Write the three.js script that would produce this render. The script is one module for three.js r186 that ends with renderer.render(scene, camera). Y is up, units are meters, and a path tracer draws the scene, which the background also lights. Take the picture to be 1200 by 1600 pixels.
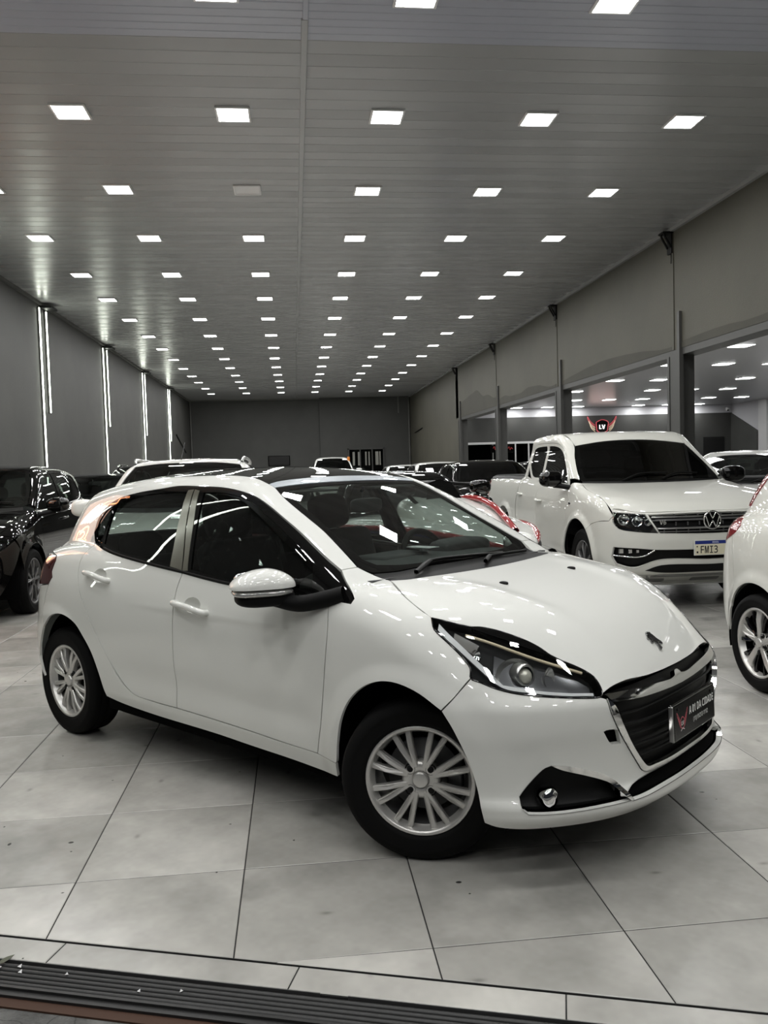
import * as THREE from 'three';
import { mergeGeometries } from 'three/addons/utils/BufferGeometryUtils.js';
import { RoundedBoxGeometry } from 'three/addons/geometries/RoundedBoxGeometry.js';
import { RectAreaLightUniformsLib } from 'three/addons/lights/RectAreaLightUniformsLib.js';
import { FontLoader } from 'three/addons/loaders/FontLoader.js';
import { TextGeometry } from 'three/addons/geometries/TextGeometry.js';
RectAreaLightUniformsLib.init();

// ---------------------------------------------------------------- camera, sky, exposure
const scene = new THREE.Scene();
const EYE = 1.45;
const camera = new THREE.PerspectiveCamera(2 * Math.atan(800 / 1297.9) * 180 / Math.PI, 1200 / 1600, 0.05, 200);
{ const right = new THREE.Vector3(0.99395, -0.02886, 0.10609).normalize(), back = new THREE.Vector3(-0.1057, 0.05397, 0.99293).normalize();
  const up = back.clone().cross(right).normalize(); right.copy(up).cross(back);
  camera.matrixAutoUpdate = true; camera.quaternion.setFromRotationMatrix(new THREE.Matrix4().makeBasis(right, up, back)); camera.position.set(0, EYE, 0); }
scene.background = new THREE.Color(0.012, 0.013, 0.015);          // night outside the doorway
const renderer = new THREE.WebGLRenderer({ antialias: true });
renderer.toneMapping = THREE.LinearToneMapping;
renderer.toneMappingExposure = 1.48;
renderer.shadowMap.enabled = true;
const PANEL_LIGHT = 42, PANEL_GLOW = 9, STRIP_LIGHT = 9, STRIP_GLOW = 7;   // ceiling panels and the wall's light strips
// ---------------------------------------------------------------- small helpers
const used = new Map();
const numbered = (n) => { const k = (used.get(n) ?? -1) + 1; used.set(n, k); return k ? n + '_' + String(k).padStart(3, '0') : n; };
const V = (x, y, z) => new THREE.Vector3(x, y, z);
let seed = 7; const rnd = () => { seed = (seed + 0x6d2b79f5) | 0; let t = Math.imul(seed ^ (seed >>> 15), 1 | seed); t = (t + Math.imul(t ^ (t >>> 7), 61 | t)) ^ t; return ((t ^ (t >>> 14)) >>> 0) / 4294967296; };
function shadows(m) { m.castShadow = true; m.receiveShadow = true; return m; }
function part(name, geo, mat, parent) { const m = shadows(new THREE.Mesh(Array.isArray(geo) ? merge(geo) : geo, mat)); m.name = name; parent.add(m); return m; }
function merge(list) { return mergeGeometries(list.map((g) => { const q = g.index ? g.toNonIndexed() : g.clone(); for (const k of Object.keys(q.attributes)) if (!['position', 'normal', 'uv'].includes(k)) q.deleteAttribute(k); if (!q.attributes.uv) q.setAttribute('uv', new THREE.BufferAttribute(new Float32Array(q.attributes.position.count * 2), 2)); return q; })); }
function thing(name, label, category, pos = [0, 0, 0], turn = 0, group) { const o = new THREE.Group(); o.name = numbered(name); o.position.set(...pos); o.rotation.y = turn; o.userData = { label, category }; if (group) o.userData.group = group; scene.add(o); return o; }
function structure(name, geo, mat) { const m = shadows(new THREE.Mesh(Array.isArray(geo) ? merge(geo) : geo, mat)); m.name = numbered(name); m.userData = { kind: 'structure' }; scene.add(m); return m; }
const box = (x0, x1, y0, y1, z0, z1) => { const g = new THREE.BoxGeometry(x1 - x0, y1 - y0, z1 - z0); g.translate((x0 + x1) / 2, (y0 + y1) / 2, (z0 + z1) / 2); return uvm(g); };
// texture coordinates in metres, from the face's own direction
function uvm(g, ox = 0, oy = 0) { const p = g.attributes.position, n = g.attributes.normal, u = new Float32Array(p.count * 2); for (let i = 0; i < p.count; i++) { const a = Math.abs(n.getX(i)), b = Math.abs(n.getY(i)), c = Math.abs(n.getZ(i)); const [s, t] = b >= a && b >= c ? [p.getX(i), p.getZ(i)] : a >= c ? [p.getZ(i), p.getY(i)] : [p.getX(i), p.getY(i)]; u[2 * i] = s + ox; u[2 * i + 1] = t + oy; } g.setAttribute('uv', new THREE.BufferAttribute(u, 2)); return g; }
const rbox = (w, h, d, r, x = 0, y = 0, z = 0, s = 2) => { const g = new RoundedBoxGeometry(w, h, d, s, r); g.translate(x, y, z); return g; };
const curve = (pts, closed = false) => new THREE.CatmullRomCurve3(pts.map((p) => p.isVector3 ? p : V(...p)), closed, 'centripetal');
const tube = (pts, r, n = 24, k = 8, closed = false) => new THREE.TubeGeometry(curve(pts, closed), n, r, k, closed);
const cyl = (r0, r1, h, k, x = 0, y = 0, z = 0, rx = 0, rz = 0) => { const g = new THREE.CylinderGeometry(r0, r1, h, k); if (rx) g.rotateX(rx); if (rz) g.rotateZ(rz); g.translate(x, y, z); return g; };
function mirrored(g) { g = g.index ? g.toNonIndexed() : g.clone(); const p = g.attributes.position, n = g.attributes.normal, u = g.attributes.uv; const P = new Float32Array(p.count * 3), N = new Float32Array(p.count * 3), U = new Float32Array(p.count * 2);
  for (let i = 0; i < p.count; i++) { const j = i - (i % 3) + (2 - (i % 3)); P.set([p.getX(j), p.getY(j), -p.getZ(j)], 3 * i); N.set([n.getX(j), n.getY(j), -n.getZ(j)], 3 * i); if (u) U.set([u.getX(j), u.getY(j)], 2 * i); }
  const o = new THREE.BufferGeometry(); o.setAttribute('position', new THREE.BufferAttribute(P, 3)); o.setAttribute('normal', new THREE.BufferAttribute(N, 3)); o.setAttribute('uv', new THREE.BufferAttribute(U, 2)); return o; }
// value noise on a torus, 0..1
function noiseGrid(n, s) { let q = s; const r = () => { q = (q * 1664525 + 1013904223) >>> 0; return q / 4294967296; }; const a = new Float32Array(n * n).map(() => r()); return (x, y, m = n) => { x = ((x % m) + m) % m; y = ((y % m) + m) % m; const i = Math.floor(x), j = Math.floor(y), u = x - i, v = y - j, f = (t) => t * t * (3 - 2 * t), g = (i, j) => a[(j % m) * n + (i % m)]; return (g(i, j) * (1 - f(u)) + g(i + 1, j) * f(u)) * (1 - f(v)) + (g(i, j + 1) * (1 - f(u)) + g(i + 1, j + 1) * f(u)) * f(v); }; }
function dataTexture(n, fn, srgb, metres) { const d = new Uint8Array(n * n * 4); for (let y = 0; y < n; y++) for (let x = 0; x < n; x++) { const c = fn(x / n, y / n); for (let k = 0; k < 3; k++) d[(y * n + x) * 4 + k] = Math.max(0, Math.min(255, Math.round(255 * c[k]))); d[(y * n + x) * 4 + 3] = 255; } const t = new THREE.DataTexture(d, n, n); t.wrapS = t.wrapT = THREE.RepeatWrapping; t.magFilter = THREE.LinearFilter; t.minFilter = THREE.LinearMipmapLinearFilter; t.generateMipmaps = true; if (srgb) t.colorSpace = THREE.SRGBColorSpace; t.repeat.set(1 / metres, 1 / metres); t.needsUpdate = true; return t; }
function canvasTexture(w, h, draw) { const c = document.createElement('canvas'); c.width = w; c.height = h; draw(c.getContext('2d'), w, h); const t = new THREE.CanvasTexture(c); t.colorSpace = THREE.SRGBColorSpace; return t; }
const std = (color, roughness, metalness = 0, extra = {}) => new THREE.MeshStandardMaterial({ color, roughness, metalness, ...extra });
const lin = (r, g, b) => new THREE.Color().setRGB(r, g ?? r, b ?? r);
// ---------------------------------------------------------------- materials
const paint = (c, rough = 0.5, spec = 0.5) => new THREE.MeshPhysicalMaterial({ color: c, roughness: rough, specularIntensity: spec, clearcoat: 1, clearcoatRoughness: 0.01 });
const dull = (c, rough, spec = 0.25) => new THREE.MeshPhysicalMaterial({ color: c, roughness: rough, specularIntensity: spec });
const pane = (c, extra = {}) => new THREE.MeshPhysicalMaterial({ color: c, roughness: 0, transmission: 1, thickness: 0, ior: 1.5, ...extra });
const M = {
  white: paint(lin(0.69, 0.695, 0.66)), pearl: paint(lin(0.66, 0.66, 0.61)), black: paint(lin(0.003), 0.4, 0), graphite: paint(lin(0.01, 0.0105, 0.012), 0.35, 0), red: paint(lin(0.26, 0.006, 0.008), 0.5, 0.2), blue: paint(lin(0.02, 0.04, 0.25)), silver: paint(lin(0.4, 0.41, 0.42), 0.3),
  piano: new THREE.MeshPhysicalMaterial({ color: lin(0.003), roughness: 0.2, specularIntensity: 0, clearcoat: 1, clearcoatRoughness: 0.01 }),
  plastic: dull(lin(0.005), 0.5, 0.35), seal: dull(lin(0.004), 0.6), rubber: dull(lin(0.0045), 0.7, 0.22), under: dull(lin(0.003), 0.9, 0.1),
  cloth: std(lin(0.012, 0.0125, 0.013), 0.9), trim: std(lin(0.014, 0.0145, 0.015), 0.7), liner: std(lin(0.07, 0.07, 0.068), 0.9),
  chrome: std(lin(0.78, 0.78, 0.77), 0.07, 1), satin: std(lin(0.55, 0.55, 0.54), 0.28, 1), alloy: std(lin(0.62, 0.61, 0.585), 0.33, 0.65), alloyDark: std(lin(0.16), 0.4, 0.7), steel: std(lin(0.12), 0.45, 0.8),
  screen: pane(lin(0.60, 0.66, 0.63)), tint: pane(lin(0.34, 0.38, 0.36)), privacy: pane(lin(0.05, 0.055, 0.055)), lens: pane(lin(0.93, 0.95, 0.95)), redLens: pane(lin(0.5, 0.01, 0.015), { roughness: 0.02 }),
  redPlastic: new THREE.MeshPhysicalMaterial({ color: lin(0.22, 0.004, 0.008), roughness: 0.12, clearcoat: 1, clearcoatRoughness: 0.02 }), amber: std(lin(0.75, 0.35, 0.03), 0.25), mirror: std(lin(0.8), 0.02, 1), whitePlastic: std(lin(0.62), 0.3), tan: new THREE.MeshPhysicalMaterial({ color: lin(0.10, 0.095, 0.075), roughness: 0.18, clearcoat: 0.6, clearcoatRoughness: 0.12 }),
};
// ---------------------------------------------------------------- curves and implicit car bodies
// spline through [t, value] pairs, no overshoot
const sp = (...P) => { const n = P.length, m = P.map((p, i) => { const a = P[Math.max(0, i - 1)], b = P[Math.min(n - 1, i + 1)]; return (b[1] - a[1]) / (b[0] - a[0]); });
  for (let i = 1; i < n - 1; i++) { const l = (P[i][1] - P[i - 1][1]) / (P[i][0] - P[i - 1][0]), r = (P[i + 1][1] - P[i][1]) / (P[i + 1][0] - P[i][0]); if (l * r <= 0) m[i] = 0; const k = 3 * Math.min(Math.abs(l), Math.abs(r)); if (Math.abs(m[i]) > k) m[i] = Math.sign(m[i]) * k; }
  return (t) => { if (t <= P[0][0]) return P[0][1] + m[0] * (t - P[0][0]); if (t >= P[n - 1][0]) return P[n - 1][1] + m[n - 1] * (t - P[n - 1][0]); let i = 0; while (t > P[i + 1][0]) i++; const h = P[i + 1][0] - P[i][0], s = (t - P[i][0]) / h, s2 = s * s, s3 = s2 * s; return (2 * s3 - 3 * s2 + 1) * P[i][1] + (s3 - 2 * s2 + s) * h * m[i] + (3 * s2 - 2 * s3) * P[i + 1][1] + (s3 - s2) * h * m[i + 1]; }; };
const smax = (a, b, k) => { const h = Math.max(k - Math.abs(a - b), 0) / k; return Math.max(a, b) + h * h * k * 0.25; };
const smin = (a, b, k) => -smax(-a, -b, k);
const sst = (a, b, x) => { x = Math.min(1, Math.max(0, (x - a) / (b - a))); return x * x * (3 - 2 * x); };
function normalAt(F, p) { const e = 0.003, [x, y, z] = p; const n = [F(x + e, y, z) - F(x - e, y, z), F(x, y + e, z) - F(x, y - e, z), F(x, y, z + e) - F(x, y, z - e)], l = Math.hypot(...n) || 1; return n.map((a) => a / l); }
function cast(F, o, d) { let t = 0, prev = 0, best = 1e9, bt = 0; const f = (t) => F(o[0] + d[0] * t, o[1] + d[1] * t, o[2] + d[2] * t); for (let i = 0; i < 260; i++) { const v = f(t); if (v < best) { best = v; bt = t; } if (v < 2e-5) { if (v < -2e-5 && t > 0) { let a = prev, b = t; for (let k = 0; k < 24; k++) { const m = (a + b) / 2; if (f(m) > 0) a = m; else b = m; } bt = (a + b) / 2; } break; } prev = t; t += Math.max(Math.min(v * 0.75, 0.35), 3e-5); if (t > 11) break; } return [o[0] + d[0] * bt, o[1] + d[1] * bt, o[2] + d[2] * bt]; }
// ways to look at the body when a panel is cut out of it: along a direction, or inwards round an upright axis
function along(d, D = 2.6) { const w = V(...d).normalize(), u = Math.abs(w.y) > 0.95 ? V(1, 0, 0) : V(0, 1, 0).cross(w).normalize(); const v = w.clone().cross(u).normalize(); u.copy(v).cross(w).normalize();
  return { to: (p) => [p[0] * u.x + p[1] * u.y + p[2] * u.z, p[0] * v.x + p[1] * v.y + p[2] * v.z], ray: (a, b) => [[u.x * a + v.x * b + w.x * D, u.y * a + v.y * b + w.y * D, u.z * a + v.z * b + w.z * D], [-w.x, -w.y, -w.z]] }; }
function around(x0, s = 1, R = 0.7) { return { to: (p) => [-s * R * Math.atan2(p[2], s * (p[0] - x0)), p[1]], ray: (a, b) => { const t = -s * a / R, c = s * Math.cos(t), q = Math.sin(t); return [[x0 + 2.4 * c, b, 2.4 * q], [-c, 0, -q]]; } }; }
const SIDE = along([0, 0.42, 0.9]), FLATSIDE = along([0, 0, 1]), TOP = along([0, 1, 0]);
function smoothLoop(o, step, closed = true) { const n = o.length, corner = o.map((p, i) => { if (!closed && (i === 0 || i === n - 1)) return true; const a = o[(i + n - 1) % n], b = o[(i + 1) % n]; let d = 0, la = 0, lb = 0; for (let k = 0; k < p.length; k++) { d += (p[k] - a[k]) * (b[k] - p[k]); la += (p[k] - a[k]) ** 2; lb += (b[k] - p[k]) ** 2; } return d / Math.sqrt(la * lb + 1e-18) < 0.8; });
  const out = [], m = closed ? n : n - 1; for (let i = 0; i < m; i++) { const p1 = o[i], p2 = o[(i + 1) % n], p0 = corner[i] ? p1.map((v, k) => 2 * v - p2[k]) : o[(i + n - 1) % n], c2 = corner[(i + 1) % n], p3 = c2 ? p2.map((v, k) => 2 * v - p1[k]) : o[(i + 2) % n];
    const L = Math.hypot(...p1.map((v, k) => p2[k] - v)), s = Math.max(1, Math.round(L / step)); const d1 = Math.sqrt(Math.hypot(...p1.map((v, k) => v - p0[k]))) || 1e-6, d2 = Math.sqrt(L) || 1e-6, d3 = Math.sqrt(Math.hypot(...p2.map((v, k) => v - p3[k]))) || 1e-6;
    for (let j = 0; j < s; j++) { const t = j / s; out.push(p1.map((v, k) => { const m1 = (p2[k] - v) / d2 - (p2[k] - p0[k]) / (d1 + d2) + (v - p0[k]) / d1, m2 = (p3[k] - p2[k]) / d3 - (p3[k] - v) / (d2 + d3) + (p2[k] - v) / d2, a = m1 * d2, b = m2 * d2, t2 = t * t, t3 = t2 * t; return (2 * t3 - 3 * t2 + 1) * v + (t3 - 2 * t2 + t) * a + (3 * t2 - 2 * t3) * p2[k] + (t3 - t2) * b; })); } }
  if (!closed) out.push(o[n - 1].slice()); return out; }
const area2 = (P) => { let a = 0; for (let i = 0, j = P.length - 1; i < P.length; j = i++) a += P[j][0] * P[i][1] - P[i][0] * P[j][1]; return a / 2; };
function inset(P, g) { const n = P.length; return P.map((p, i) => { const a = P[(i + n - 1) % n], b = P[(i + 1) % n]; let e1 = [p[0] - a[0], p[1] - a[1]], e2 = [b[0] - p[0], b[1] - p[1]]; const l1 = Math.hypot(...e1) || 1, l2 = Math.hypot(...e2) || 1; const n1 = [-e1[1] / l1, e1[0] / l1], n2 = [-e2[1] / l2, e2[0] / l2]; let m = [n1[0] + n2[0], n1[1] + n2[1]]; const l = Math.hypot(...m) || 1; m = [m[0] / l, m[1] / l]; const c = Math.max(0.45, m[0] * n1[0] + m[1] * n1[1]); return [p[0] + m[0] * g / c, p[1] + m[1] * g / c]; }); }
const inPoly = (P, x, y) => { let c = false; for (let i = 0, j = P.length - 1; i < P.length; j = i++) if ((P[i][1] > y) !== (P[j][1] > y) && x < (P[j][0] - P[i][0]) * (y - P[i][1]) / (P[j][1] - P[i][1]) + P[i][0]) c = !c; return c; };
function clipHalf(P, ax, lim, sgn) { const out = []; for (let i = 0; i < P.length; i++) { const a = P[i], b = P[(i + 1) % P.length], da = sgn * (a[ax] - lim), db = sgn * (b[ax] - lim); if (da >= 0) out.push(a); if ((da >= 0) !== (db >= 0)) { const [s, e, ds, de] = a[0] < b[0] || (a[0] === b[0] && a[1] < b[1]) ? [a, b, da, db] : [b, a, db, da]; const t = ds / (ds - de), q = [s[0] + (e[0] - s[0]) * t, s[1] + (e[1] - s[1]) * t]; q[ax] = lim; out.push(q); } } return out; }
// one body panel: an outline (and holes) on the body F, seen along `pr`, as a curved sheet with returned edges
function panel(F, outline, { holes = [], pr = SIDE, h = 0.022, off = 0, th = 0.012, gap = 0.002, raw = false, hgap, lip = 0.0016 } = {}) {
  const prep = (o, g, want) => { let P = (raw ? o.map((p) => pr.to(p)) : smoothLoop(o, h * 0.8).map((p) => pr.to(p))); P = P.filter((p, i) => { const q = P[(i + 1) % P.length]; return Math.hypot(p[0] - q[0], p[1] - q[1]) > 1e-4; }); if (area2(P) * want < 0) P.reverse(); return g ? inset(P, g) : P; };
  const outer = prep(outline, gap, 1), inner = holes.map((q) => prep(q, hgap ?? gap, -1)), loops = [outer, ...inner];
  let poly = outer.slice();                                          // holes joined to the outline by slits
  for (const q of inner) { let bi = 0, bj = 0, bd = 1e9; poly.forEach((p, i) => q.forEach((r, j) => { const d = (p[0] - r[0]) ** 2 + (p[1] - r[1]) ** 2; if (d < bd) { bd = d; bi = i; bj = j; } })); poly = [...poly.slice(0, bi + 1), ...q.slice(bj), ...q.slice(0, bj + 1), ...poly.slice(bi)]; }
  let x0 = 1e9, x1 = -1e9, y0 = 1e9, y1 = -1e9; for (const [x, y] of outer) { x0 = Math.min(x0, x); x1 = Math.max(x1, x); y0 = Math.min(y0, y); y1 = Math.max(y1, y); }
  const i0 = Math.floor(x0 / h), i1 = Math.ceil(x1 / h), j0 = Math.floor(y0 / h), j1 = Math.ceil(y1 / h), W = i1 - i0 + 1, touched = new Set();
  for (const L of loops) for (let k = 0; k < L.length; k++) { const a = L[k], b = L[(k + 1) % L.length], s = Math.ceil(Math.hypot(b[0] - a[0], b[1] - a[1]) / (h * 0.05)) + 1; for (let t = 0; t <= s; t++) { const x = (a[0] + (b[0] - a[0]) * t / s) / h, y = (a[1] + (b[1] - a[1]) * t / s) / h; for (const ex of [-0.02, 0.02]) for (const ey of [-0.02, 0.02]) touched.add((Math.floor(y + ey) - j0) * W + Math.floor(x + ex) - i0); } }
  const pos = [], nor = [], uv = [], idx = [], keys = new Map();
  const vert = (x, y) => { const k = Math.round(x * 2e5) + ',' + Math.round(y * 2e5); let i = keys.get(k); if (i === undefined) { const [o, d] = pr.ray(x, y), p = cast(F, o, d), n = normalAt(F, p); i = pos.length / 3; keys.set(k, i); pos.push(p[0] + n[0] * off, p[1] + n[1] * off, p[2] + n[2] * off); nor.push(...n); uv.push(x, y); } return i; };
  for (let j = j0; j < j1; j++) for (let i = i0; i < i1; i++) { const X0 = i * h, X1 = (i + 1) * h, Y0 = j * h, Y1 = (j + 1) * h;
    if (!touched.has((j - j0) * W + i - i0)) { const cx = (X0 + X1) / 2, cy = (Y0 + Y1) / 2; if (!inPoly(outer, cx, cy) || inner.some((q) => inPoly(q, cx, cy))) continue; const a = vert(X0, Y0), b = vert(X1, Y0), c = vert(X1, Y1), d = vert(X0, Y1); idx.push(a, b, c, a, c, d); continue; }
    let P = clipHalf(clipHalf(clipHalf(clipHalf(poly, 0, X0, 1), 0, X1, -1), 1, Y0, 1), 1, Y1, -1); if (P.length < 3) continue;
    for (const t of THREE.ShapeUtils.triangulateShape(P.map((p) => new THREE.Vector2(...p)), [])) { const [p, q, r] = t.map((k) => P[k]); const ar = (q[0] - p[0]) * (r[1] - p[1]) - (q[1] - p[1]) * (r[0] - p[0]); if (Math.abs(ar) < 1e-10) continue; const ids = t.map((k) => vert(...P[k])); if (ar < 0) ids.reverse(); idx.push(...ids); } }
  if (th) for (const L of loops) { const ring = L.map((p) => { const [o, d] = pr.ray(...p), q = cast(F, o, d), n = normalAt(F, q); return [q, n]; }); const n = ring.length; for (let k = 0; k < n; k++) { const [p, a] = ring[k], [q, b] = ring[(k + 1) % n], base = pos.length / 3, e = [q[0] - p[0], q[1] - p[1], q[2] - p[2]]; let c = [e[1] * a[2] - e[2] * a[1], e[2] * a[0] - e[0] * a[2], e[0] * a[1] - e[1] * a[0]]; const l = Math.hypot(...c) || 1; c = c.map((v) => v / l);
      for (const [s, m] of [[p, a], [q, b]]) { pos.push(s[0] + m[0] * off, s[1] + m[1] * off, s[2] + m[2] * off, s[0] + m[0] * (off - th), s[1] + m[1] * (off - th), s[2] + m[2] * (off - th)); nor.push(...c, ...c); uv.push(0, 0, 0, th); } idx.push(base, base + 1, base + 3, base, base + 3, base + 2); } }
  const g = new THREE.BufferGeometry(); g.setAttribute('position', new THREE.BufferAttribute(new Float32Array(pos), 3)); g.setAttribute('normal', new THREE.BufferAttribute(new Float32Array(nor), 3)); g.setAttribute('uv', new THREE.BufferAttribute(new Float32Array(uv), 2)); g.setIndex(idx); return g;
}
// a point of the body, looked at along pr, moved out by off
function onBody(F, p, off = 0, pr = SIDE) { const [o, d] = pr.ray(...pr.to(p)), q = cast(F, o, d), n = normalAt(F, q); return V(q[0] + n[0] * off, q[1] + n[1] * off, q[2] + n[2] * off); }
// a tube or flat band laid on the body along points
function bead(F, pts, r, off = 0, pr = SIDE, k = 8, n) { const P = smoothLoop(pts, 0.03, false).map((p) => onBody(F, p, off, pr)); return new THREE.TubeGeometry(new THREE.CatmullRomCurve3(P), n ?? P.length * 2, r, k); }
function band(F, A, B, { off = 0.002, pr = SIDE, th = 0.01, h = 0.015 } = {}) { return panel(F, [...A, ...B.slice().reverse()], { pr, off, th, gap: 0, h }); }
// ================================================================ THE ROOM (x across, z towards the camera along the hall)
const XL = -4.55, XR = 5.35, ZB = -37.9, CEIL = 4.65, TILE = 0.597;
const nA = noiseGrid(64, 11), nB = noiseGrid(64, 23), nC = noiseGrid(128, 5);
const cloud = (u, v, f) => { let s = 0, a = 0.5, t = 0; for (let k = 0; k < 5 && f <= 64; k++) { s += a * nA(u * f, v * f, f); t += a; a *= 0.55; f *= 2; } return s / t; };
const specks = Array.from({ length: 26 }, (_, k) => [rnd(), rnd(), (k < 18 ? 0.0012 : 0.0032) + 0.001 * rnd(), 0.6 + 0.8 * rnd(), k % 3]);
const speck = (u, v) => { let d = 0; for (const [a, b, r, e, f] of specks) { const x = (u - a) / r * e, y = (v - b) / r / e, q = x * x + y * y; if (q < 90) d = Math.max(d, f === 2 ? 0.12 * Math.exp(-q / 14) : sst(1.3, 0.6, q) * 0.42); } return d; };
const tileMap = dataTexture(1024, (u, v) => { const c = cloud(u, v, 4), d = nC(u * 128, v * 128), q = nB(u * 16, v * 16, 16); const e = cloud(u + 0.37, v * 1.0 + 0.21, 16), k = 0.645 + (c - 0.5) * 0.26 + (e - 0.5) * 0.10 + (d - 0.5) * 0.02 - sst(0.72, 1, q) * sst(0.5, 0.8, cloud(u + 0.4, v + 0.7, 8)) * 0.07 - speck(u, v); return [k * 1.0, k * 0.99, k * 0.958]; }, true, 2.388);

M.tile = std(0xffffff, 0.27, 0, { map: tileMap });
M.grout = std(lin(0.008), 0.9);
const wallMap = (r, g, b, s) => dataTexture(256, (u, v) => { const k = 1 + (cloud(u, v, s) - 0.5) * 0.22; return [r * k, g * k, b * k]; }, true, 3.1);
const wallBump = dataTexture(256, (u, v) => { const k = nC(u * 128, v * 128) * 0.6 + nA(u * 64, v * 64) * 0.4; return [k, k, k]; }, false, 0.6);
M.wallGrey = std(0xffffff, 0.62, 0, { map: wallMap(0.275, 0.275, 0.262, 4), bumpMap: wallBump, bumpScale: 0.0012 });
M.wallDark = std(0xffffff, 0.6, 0, { map: wallMap(0.25, 0.252, 0.243, 4), bumpMap: wallBump, bumpScale: 0.0012 });
M.wallWarm = std(0xffffff, 0.62, 0, { map: wallMap(0.31, 0.303, 0.265, 3), bumpMap: wallBump, bumpScale: 0.0015 });
M.wallPatch = std(0xffffff, 0.7, 0, { map: wallMap(0.255, 0.25, 0.218, 5), bumpMap: wallBump, bumpScale: 0.0015 });
M.beam = std(lin(0.055, 0.055, 0.052), 0.5); M.beamGrey = std(lin(0.13, 0.13, 0.12), 0.45, 0.2);
M.plank = std(lin(0.33, 0.333, 0.336), 0.26); M.plankB = std(lin(0.31, 0.313, 0.316), 0.30); M.plankBlue = std(lin(0.385, 0.40, 0.46), 0.24);
M.lamp = std(lin(0.9), 0.4, 0, { emissive: lin(1, 1, 0.99), emissiveIntensity: PANEL_GLOW }); M.lampOff = std(lin(0.75), 0.4); M.lampFrame = std(lin(0.75), 0.4);
M.strip = std(lin(0.9), 0.4, 0, { emissive: lin(0.94, 1.0, 0.86), emissiveIntensity: STRIP_GLOW });
M.concrete = std(0xffffff, 0.9, 0, { map: dataTexture(512, (u, v) => { const c = cloud(u, v, 8), q = Math.abs(nB(u * 12, v * 12, 12) - 0.5) < 0.02 ? 0.72 : 1, k = (0.36 + (c - 0.5) * 0.35) * q; return [k, k, k * 0.98]; }, true, 0.9), bumpMap: wallBump, bumpScale: 0.004 });
M.rust = std(lin(0.045, 0.018, 0.008), 0.8); M.rubberTrack = std(lin(0.012), 0.5);

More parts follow.
